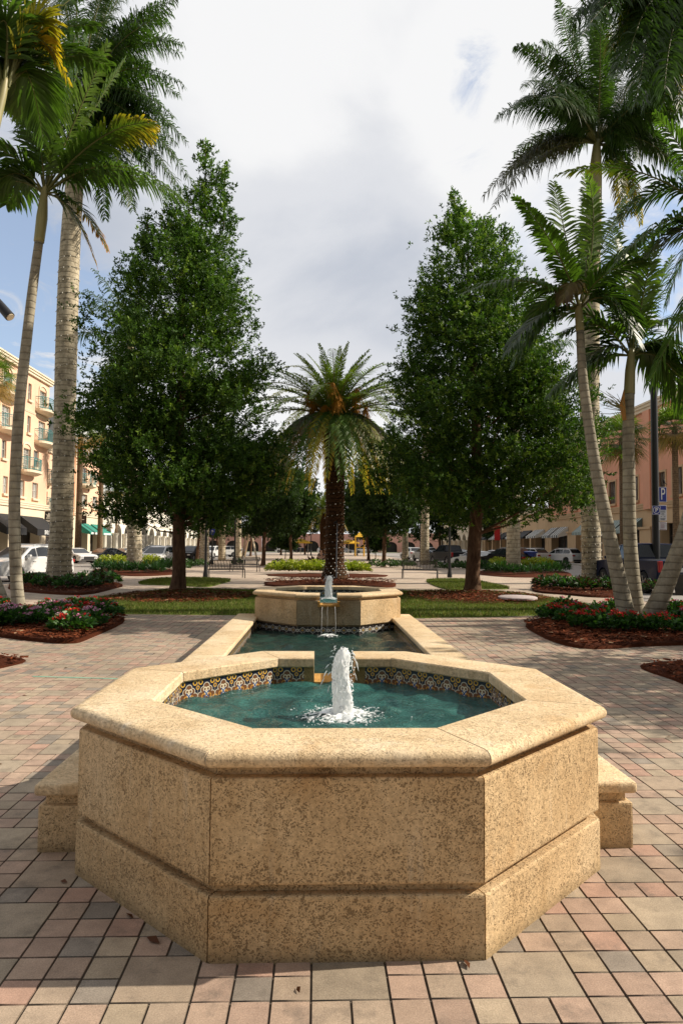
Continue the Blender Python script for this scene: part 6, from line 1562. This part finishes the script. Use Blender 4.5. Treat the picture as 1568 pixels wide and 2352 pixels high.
# the tall right lamp post carrying the parking signs
lp = G(1507, 1352); lamp_post('tall thick black lamp post with parking signs among the slim palms on the right', (lp.x, lp.y), 9.2, .15, True, None)
def atp(u, v, dy=-.2): return AT(u, v, lp.y+dy)
def sign_plate(name, label, u, v, w, h, mat, rim=True, dy=-.24):
    c = atp(u, v, dy); r = thing(name, label, 'sign', c); m = MB(); m.box((0, 0, 0), (w, .02, h)); m.build('panel', WHITESIGN if rim else mat, r, bevel=.008)
    if rim: m = MB(); m.box((0, -.009, 0), (w*.88, .012, h*.93)); m.build('face', mat, r)
    return r
k = lp.y/FPX
s1 = sign_plate('parking_sign', 'tall blue parking sign with a long white letter P, topmost on the right lamp post', 1520.5, 1136, 19*k, 43*k*.82, BLUES)
o = text_obj('P', .50, WHITEL, s1, Matrix.Translation((0, -.018, 0)) @ FACE_Y @ Matrix.Diagonal((.75, 1.35, 1, 1)))
s2 = sign_plate('information_sign', 'white parking information sign with blue header under the tall blue sign', 1520.5, 1178, 18*k, 46*k*.78, WHITESIGN, False)
m = MB(); m.box((0, -.014, .20), (.26, .008, .16)); m.build('header', BLUES, s2)
m = MB()
for i, (x, z, w_) in enumerate(((0, .07, .18), (0, .03, .2), (0, -.03, .1), (0, -.08, .12), (-.06, -.15, .05), (.07, -.15, .05), (0, -.23, .2), (0, -.26, .16))): m.box((x, -.014, z), (w_, .008, .018))
m.build('text_lines', plain('sign_text', (.10, .12, .16), .6), s2)
s3 = sign_plate('information_sign', 'small white notice with red lines lowest on the right lamp post', 1521, 1208, 18*k, 19*k, WHITESIGN, False)
m = MB(); m.box((0, -.014, .12), (.24, .008, .015)); m.box((0, -.014, -.13), (.24, .008, .015))
for i in range(4): m.box((-.02, -.014, .07-.045*i), (.16, .008, .014))
m.build('text_lines', plain('sign_text_red', (.30, .08, .10), .6), s3)
s4 = sign_plate('parking_sign', 'square blue sign with the letter P in a white ring on the right lamp post', 1506, 1172, 19.5*k, 20.5*k, BLUES, True, -.26)
m = MB(); n_ = 24
for i in range(n_):
    a0, a1 = 2*math.pi*i/n_, 2*math.pi*(i+1)/n_; ri, ro = .118, .14; m.quad((ri*math.cos(a0), -.018, ri*math.sin(a0)), (ro*math.cos(a0), -.018, ro*math.sin(a0)), (ro*math.cos(a1), -.018, ro*math.sin(a1)), (ri*math.cos(a1), -.018, ri*math.sin(a1)))
m.build('ring', WHITEL, s4); text_obj('P', .21, WHITEL, s4, Matrix.Translation((0, -.018, 0)) @ FACE_Y, bold=.006)
b0 = atp(1524, 1111, -.24); m = MB(); m.lathe([(.004, 0), (.035, .03), (.045, .08), (.03, .13), (.03, .155), (.004, .18)], 8); m.tube([(0, 0, .06), (.06, 0, .01), (.12, 0, -.03)], [.02, .018, .012], 5); m.tube([(-.02, 0, .15), (-.055, 0, .148)], [.012, .002], 4)
o = m.build('bird', plain('dark_feathers', (.02, .018, .02), .7), smooth=True); o.location = b0; tag(o, 'small dark bird perched on top of the tall blue parking sign', 'bird')
# lamp reaching in from the left edge
r = thing('street_lamp', 'black cylindrical street lamp head reaching in at the left edge', 'street lamp', (-5.9, 9.0, 0)); m = MB(); m.lathe([(.14, 0), (.14, .4), (.08, .5), (.06, 5.2)], 12); m.build('pole', BLACKM, r, smooth='auto')
q0 = AT(-40, 655, 9.0)-Vector((-5.9, 9, 0)); q1 = AT(24, 728, 8.9)-Vector((-5.9, 9, 0)); m = MB(); m.tube([(0, 0, 5.1), (.3, 0, 5.3), tuple(q0)], .035, 8); m.build('arm', BLACKM, r, smooth=True)
m = MB(); m.tube([q0, q0.lerp(q1, .3), q1], [.035, .055, .062], 14); m.build('lamp_head', BLACKM, r, smooth='auto'); m = MB(); m.tube([q1, q1+(q1-q0).normalized()*.012], .05, 14); m.build('lens', plain('lamp_lens', (.6, .5, .36), .3), r)
# blue recycling bin
p = G(1207, 1303); r = thing('recycling_bin', 'blue ribbed recycling bin beside the pale royal palm on the right', 'bin', (p.x, p.y, 0)); m = MB(); n_ = 20
m.prism([((.62+.03*(k % 2))*math.cos(2*math.pi*k/n_)*1.3, (.62+.03*(k % 2))*math.sin(2*math.pi*k/n_)) for k in range(n_)], 0, 1.15); m.build('body', BLUEBIN, r); m = MB(); m.lathe([(.72, 1.15), (.74, 1.2), (.74, 1.28), (.3, 1.33)], 20); o = m.build('lid', BLUEBIN, r); o.scale = (1.3, 1, 1)
# yellow umbrellas in the far plaza
for lb_, u in (('yellow umbrella left of the date palm trunk in the far plaza', 690), ('yellow umbrella right of the date palm trunk in the far plaza', 800)):
    p = G(u, 1274); r = thing('patio_umbrella', lb_, 'umbrella', (p.x, p.y, 0), .3, 'yellow umbrellas in the far plaza'); m = MB(); S_ = 1.75
    m.add([(0, 0, 3.1)]+[(S_*1.41*math.cos(a), S_*1.41*math.sin(a), 2.35) for a in np.linspace(.785, 7.07, 5)[:-1]]+[(S_*1.41*math.cos(a), S_*1.41*math.sin(a), 2.15) for a in np.linspace(.785, 7.07, 5)[:-1]], [(0, 1, 2), (0, 2, 3), (0, 3, 4), (0, 4, 1), (1, 5, 6, 2), (2, 6, 7, 3), (3, 7, 8, 4), (4, 8, 5, 1)]); m.build('canopy', YELLOWM, r)
    m = MB(); m.tube([(0, 0, 0), (0, 0, 3.05)], .05, 6); m.build('pole', WHITEF, r)
    for s in (-1, 1): m = MB(); m.tube([(s*1.5, 0, 0), (s*1.5, 0, 2.3)], .04, 5); m.build('support', WHITEF, r)
# yellow play tower
p = G(826, 1278); r = thing('play_tower', 'yellow play structure just right of the date palm trunk in the far plaza', 'play structure', (p.x, p.y, 0)); m = MB()
for x, y in ((-.7, 0), (.7, 0), (-.7, 1.2), (.7, 1.2)): m.tube([(x, y, 0), (x, y, 3.4)], .09, 6)
m.build('post', YELLOWM, r)
m = MB(); m.box((0, .6, 1.5), (1.6, 1.4, .12)); m.build('deck', YELLOWM, r); m = MB(); m.add([(-.8, -.1, 3.2), (.8, -.1, 3.2), (.8, 1.3, 3.2), (-.8, 1.3, 3.2), (0, .6, 4.1)], [(0, 1, 4), (1, 2, 4), (2, 3, 4), (3, 0, 4), (0, 3, 2, 1)]); m.build('roof', YELLOWM, r)
# low round seat wall and person behind the palm
p = G(728, 1302); r = thing('seat_wall', 'low curved stone seat wall left of the date palm trunk', 'seat wall', (p.x, p.y+1.2, 0)); m = MB(); m.lathe([(1.25, 0), (1.25, .42), (1.32, .44), (1.32, .52), (.9, .52), (.9, .3)], 24); m.build('wall', STONE, r, smooth='auto')
for lb_, pts in (('propped royal palm stakes left of the leaning oak', [((556, 1283), (566, 1222)), ((590, 1287), (578, 1222)), ((562, 1279), (573, 1225))]), ('propped palm stakes among the trunks beyond the right hedge', [((960, 1281), (972, 1228)), ((988, 1283), (978, 1230))])):
    b = G(*pts[0][0]); r = thing('tree_stakes', lb_, 'stakes', (b.x, b.y, 0))
    for a, c in pts: q = G(*a); t_ = AT(c[0], c[1], b.y); m = MB(); m.tube([(q.x-b.x, q.y-b.y, 0), t_-Vector((b.x, b.y, 0))], .11, 6); m.build('stake', WOODM, r)

def skin_body(name, chain, mat, parent, lvl=1):
    """one continuous figure: joints with radii, edges between them"""
    me = bpy.data.meshes.new(name); me.from_pydata([c[0] for c in chain[0]], chain[1], []); o = bpy.data.objects.new(name, me); link(o, parent)
    sk = o.modifiers.new('Skin', 'SKIN'); sk.use_smooth_shade = True
    for v, c in zip(me.skin_vertices[0].data, chain[0]): v.radius = (c[1], c[1]*c[2] if len(c) > 2 else c[1])
    me.skin_vertices[0].data[0].use_root = True
    ss = o.modifiers.new('Subsurf', 'SUBSURF'); ss.levels = ss.render_levels = lvl
    dg = bpy.context.evaluated_depsgraph_get(); nm = bpy.data.meshes.new_from_object(o.evaluated_get(dg)); o.modifiers.clear(); o.data = nm
    nm.materials.clear(); nm.materials.append(mat); return o
SKIN = plain('skin', (.42, .24, .16), .55); BLACKT = plain('black_shirt', (.015, .015, .018), .8); TROU = plain('dark_trousers', (.03, .03, .045), .8); HAIR = plain('dark_hair', (.02, .012, .008), .7)
p = G(737, 1303); r = thing('person', 'person in a black top sitting on the low wall left of the date palm trunk', 'person', (p.x, p.y, 0))
J = [((0, .1, .58), .14), ((0, .08, .80), .13), ((0, .06, 1.0), .16), ((0, .04, 1.10), .06), ((0, .02, 1.22), .085), ((0, .02, 1.31), .09),
     ((-.19, .06, 1.03), .055), ((-.25, .0, .80), .045), ((-.16, -.22, .72), .036), ((-.10, -.30, .74), .04), ((.19, .06, 1.03), .055), ((.25, .0, .80), .045), ((.14, -.22, .72), .036), ((.08, -.30, .74), .04),
     ((-.10, -.10, .58), .09), ((-.12, -.38, .55), .065), ((-.12, -.42, .10), .045), ((-.12, -.55, .05), .04), ((.10, -.10, .58), .09), ((.12, -.38, .55), .065), ((.12, -.42, .10), .045), ((.12, -.55, .05), .04)]
skin_body('body', (J, [(0, 1), (1, 2), (2, 3), (3, 4), (4, 5), (2, 6), (6, 7), (7, 8), (8, 9), (2, 10), (10, 11), (11, 12), (12, 13), (0, 14), (14, 15), (15, 16), (16, 17), (0, 18), (18, 19), (19, 20), (20, 21)]), SKIN, r)
skin_body('top', ([((0, .1, .60), .155), ((0, .08, .80), .15), ((0, .06, 1.0), .175), ((-.19, .06, 1.03), .07), ((-.24, .01, .86), .062), ((.19, .06, 1.03), .07), ((.24, .01, .86), .062)], [(0, 1), (1, 2), (2, 3), (3, 4), (2, 5), (5, 6)]), BLACKT, r)
skin_body('trousers', ([((0, .1, .57), .15), ((-.10, -.10, .58), .10), ((-.12, -.39, .55), .077), ((-.12, -.42, .16), .06), ((.10, -.10, .58), .10), ((.12, -.39, .55), .077), ((.12, -.42, .16), .06)], [(0, 1), (1, 2), (2, 3), (0, 4), (4, 5), (5, 6)]), TROU, r)
skin_body('hair', ([((0, .05, 1.28), .092), ((0, .06, 1.35), .088), ((0, .09, 1.18), .06)], [(0, 1), (0, 2)]), HAIR, r)
# ================================================================== SKY, SUN, CAMERA
SUN_EL, SUN_AZ = rad(35), rad(5)        # azimuth measured from +X towards +Y
w = bpy.data.worlds.new('World'); scene.world = w; w.use_nodes = True
nt = w.node_tree; bg = nt.nodes['Background']
sky = nt.nodes.new('ShaderNodeTexSky'); sky.sky_type = 'NISHITA'; sky.sun_disc = False
sky.sun_elevation = SUN_EL; sky.sun_rotation = rad(90)-SUN_AZ; sky.air_density = 1.0; sky.dust_density = .6; sky.ozone_density = 1.5
tc = nt.nodes.new('ShaderNodeTexCoord')
sep = nt.nodes.new('ShaderNodeSeparateXYZ'); nt.links.new(tc.outputs['Generated'], sep.inputs[0])
zz = X(nt, sep.outputs['Z'])._op('MAXIMUM', 0.0) + .22
px = X(nt, sep.outputs['X'])._op('DIVIDE', zz); py = X(nt, sep.outputs['Y'])._op('DIVIDE', zz)
cmb = nt.nodes.new('ShaderNodeCombineXYZ'); nt.links.new(px.s, cmb.inputs[0]); nt.links.new(py.s, cmb.inputs[1])
def wn(scale, detail, rough, off=(0, 0, 0), dist_=0.0):
    n = nt.nodes.new('ShaderNodeTexNoise'); n.inputs['Scale'].default_value = scale; n.inputs['Detail'].default_value = detail; n.inputs['Roughness'].default_value = rough; n.inputs['Distortion'].default_value = dist_
    a = nt.nodes.new('ShaderNodeVectorMath'); a.operation = 'ADD'; a.inputs[1].default_value = off
    nt.links.new(cmb.outputs[0], a.inputs[0]); nt.links.new(a.outputs[0], n.inputs['Vector']); return X(nt, n.outputs['Fac'])
def wramp(x, stops):
    n = nt.nodes.new('ShaderNodeValToRGB'); n.color_ramp.interpolation = 'EASE'; e = n.color_ramp.elements
    while len(e) < len(stops): e.new(.5)
    for i, (p, c) in enumerate(stops): e[i].position = p; e[i].color = (*c, 1) if hasattr(c, '__len__') else (c, c, c, 1)
    nt.links.new(x.s, n.inputs[0]); return n.outputs[0]
def hole(u, v, r0, r1):
    """opening in the cloud deck around one compass direction"""
    d = _ray(u, v).normalized()
    n = nt.nodes.new('ShaderNodeVectorMath'); n.operation = 'DOT_PRODUCT'; n.inputs[1].default_value = d
    nm = nt.nodes.new('ShaderNodeVectorMath'); nm.operation = 'NORMALIZE'; nt.links.new(tc.outputs['Generated'], nm.inputs[0]); nt.links.new(nm.outputs[0], n.inputs[0])
    c = X(nt, n.outputs['Value'])
    mr = nt.nodes.new('ShaderNodeMapRange'); mr.interpolation_type = 'SMOOTHSTEP'
    mr.inputs['From Min'].default_value = math.cos(rad(r1)); mr.inputs['From Max'].default_value = math.cos(rad(r0)); nt.links.new(c.s, mr.inputs['Value'])
    return X(nt, mr.outputs[0])
ragged = (wn(5.5, 8, .66, (1.2, 8.8, 0), .9)*3.6 - 1.0)._op('MAXIMUM', 0.0)
cover = wn(1.15, 8, .56, (3.1, 1.7, 0), .35)*1.0 + .20
for u, v, a, b, k in ((-60, 780, 3, 14, .30), (1062, 205, 0, 2.4, .12), (1078, 150, 0, 2.6, .14), (1105, 95, 0, 2.2, .08), (1085, 330, 0, 3, .09), (1600, 640, 1, 10, .30), (1040, 300, 0, 4, .08), (-500, 500, 5, 20, .2)):
    cover = cover - hole(u, v, a, b)*(ragged*k)
mask = wramp(cover, [(.38, 0), (.64, 1)])
sh = wn(.95, 7, .55, (7.3, 4.2, 1.0), .5)*.75 + .14
for u, v, a, b, k in ((880, 640, 2, 14, -.07), (1250, 300, 0, 12, .16), (500, 150, 0, 14, .08), (700, 1000, 0, 10, .12), (120, 480, 2, 9, -.1)):
    sh = sh + hole(u, v, a, b)*k
cl = wramp(sh, [(.28, (5.3, 5.7, 6.5)), (.46, (7.5, 7.65, 8.05)), (.60, (9.3, 9.3, 9.35))])
mixn = nt.nodes.new('ShaderNodeMix'); mixn.data_type = 'RGBA'
boost = nt.nodes.new('ShaderNodeMix'); boost.data_type = 'RGBA'; boost.blend_type = 'MULTIPLY'; boost.inputs[0].default_value = 1; boost.inputs[7].default_value = (1.45, 1.4, 1.35, 1)
nt.links.new(sky.outputs[0], boost.inputs[6])
haze = nt.nodes.new('ShaderNodeMix'); haze.data_type = 'RGBA'; haze.blend_type = 'ADD'; haze.inputs[0].default_value = 1; haze.inputs[7].default_value = (1.8, 1.9, 2.2, 1); nt.links.new(boost.outputs[2], haze.inputs[6])
# unseen sky behind the photographer dimmed, added to cut fill light on front faces
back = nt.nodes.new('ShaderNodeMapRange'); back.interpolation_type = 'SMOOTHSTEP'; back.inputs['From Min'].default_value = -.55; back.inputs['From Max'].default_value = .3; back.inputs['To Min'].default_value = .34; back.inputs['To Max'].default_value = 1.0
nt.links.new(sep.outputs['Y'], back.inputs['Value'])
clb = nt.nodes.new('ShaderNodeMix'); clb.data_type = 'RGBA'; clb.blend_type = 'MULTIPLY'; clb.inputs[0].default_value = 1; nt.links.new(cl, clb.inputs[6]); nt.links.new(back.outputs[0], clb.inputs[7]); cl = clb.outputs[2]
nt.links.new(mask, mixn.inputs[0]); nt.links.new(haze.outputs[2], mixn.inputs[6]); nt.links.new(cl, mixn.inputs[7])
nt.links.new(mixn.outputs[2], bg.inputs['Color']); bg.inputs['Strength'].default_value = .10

sd = bpy.data.lights.new('Sun', 'SUN'); sd.energy = 6.2; sd.angle = rad(.5); sd.color = (1, .90, .76)
so = link(bpy.data.objects.new('Sun', sd))
sdir = Vector((math.cos(SUN_EL)*math.cos(SUN_AZ), math.cos(SUN_EL)*math.sin(SUN_AZ), math.sin(SUN_EL)))
so.rotation_euler = sdir.to_track_quat('Z', 'Y').to_euler(); so.location = (30, 0, 30)

cd = bpy.data.cameras.new('Camera'); cam = link(bpy.data.objects.new('Camera', cd))
cd.sensor_fit = 'VERTICAL'; cd.sensor_height = 36; cd.sensor_width = 24; cd.lens = 36*FPX/2352
cd.clip_start = .05; cd.clip_end = 4000
M3 = Matrix((_R, _U, -_F)).transposed()
cam.matrix_world = Matrix.Translation(_C) @ M3.to_4x4()
scene.camera = cam
scene.view_settings.view_transform = 'Standard'; scene.view_settings.look = 'None'
scene.view_settings.exposure = 0; scene.view_settings.gamma = 1
scene.cycles.use_denoising = True
scene.cycles.max_bounces = 8
scene.cycles.transparent_max_bounces = 8
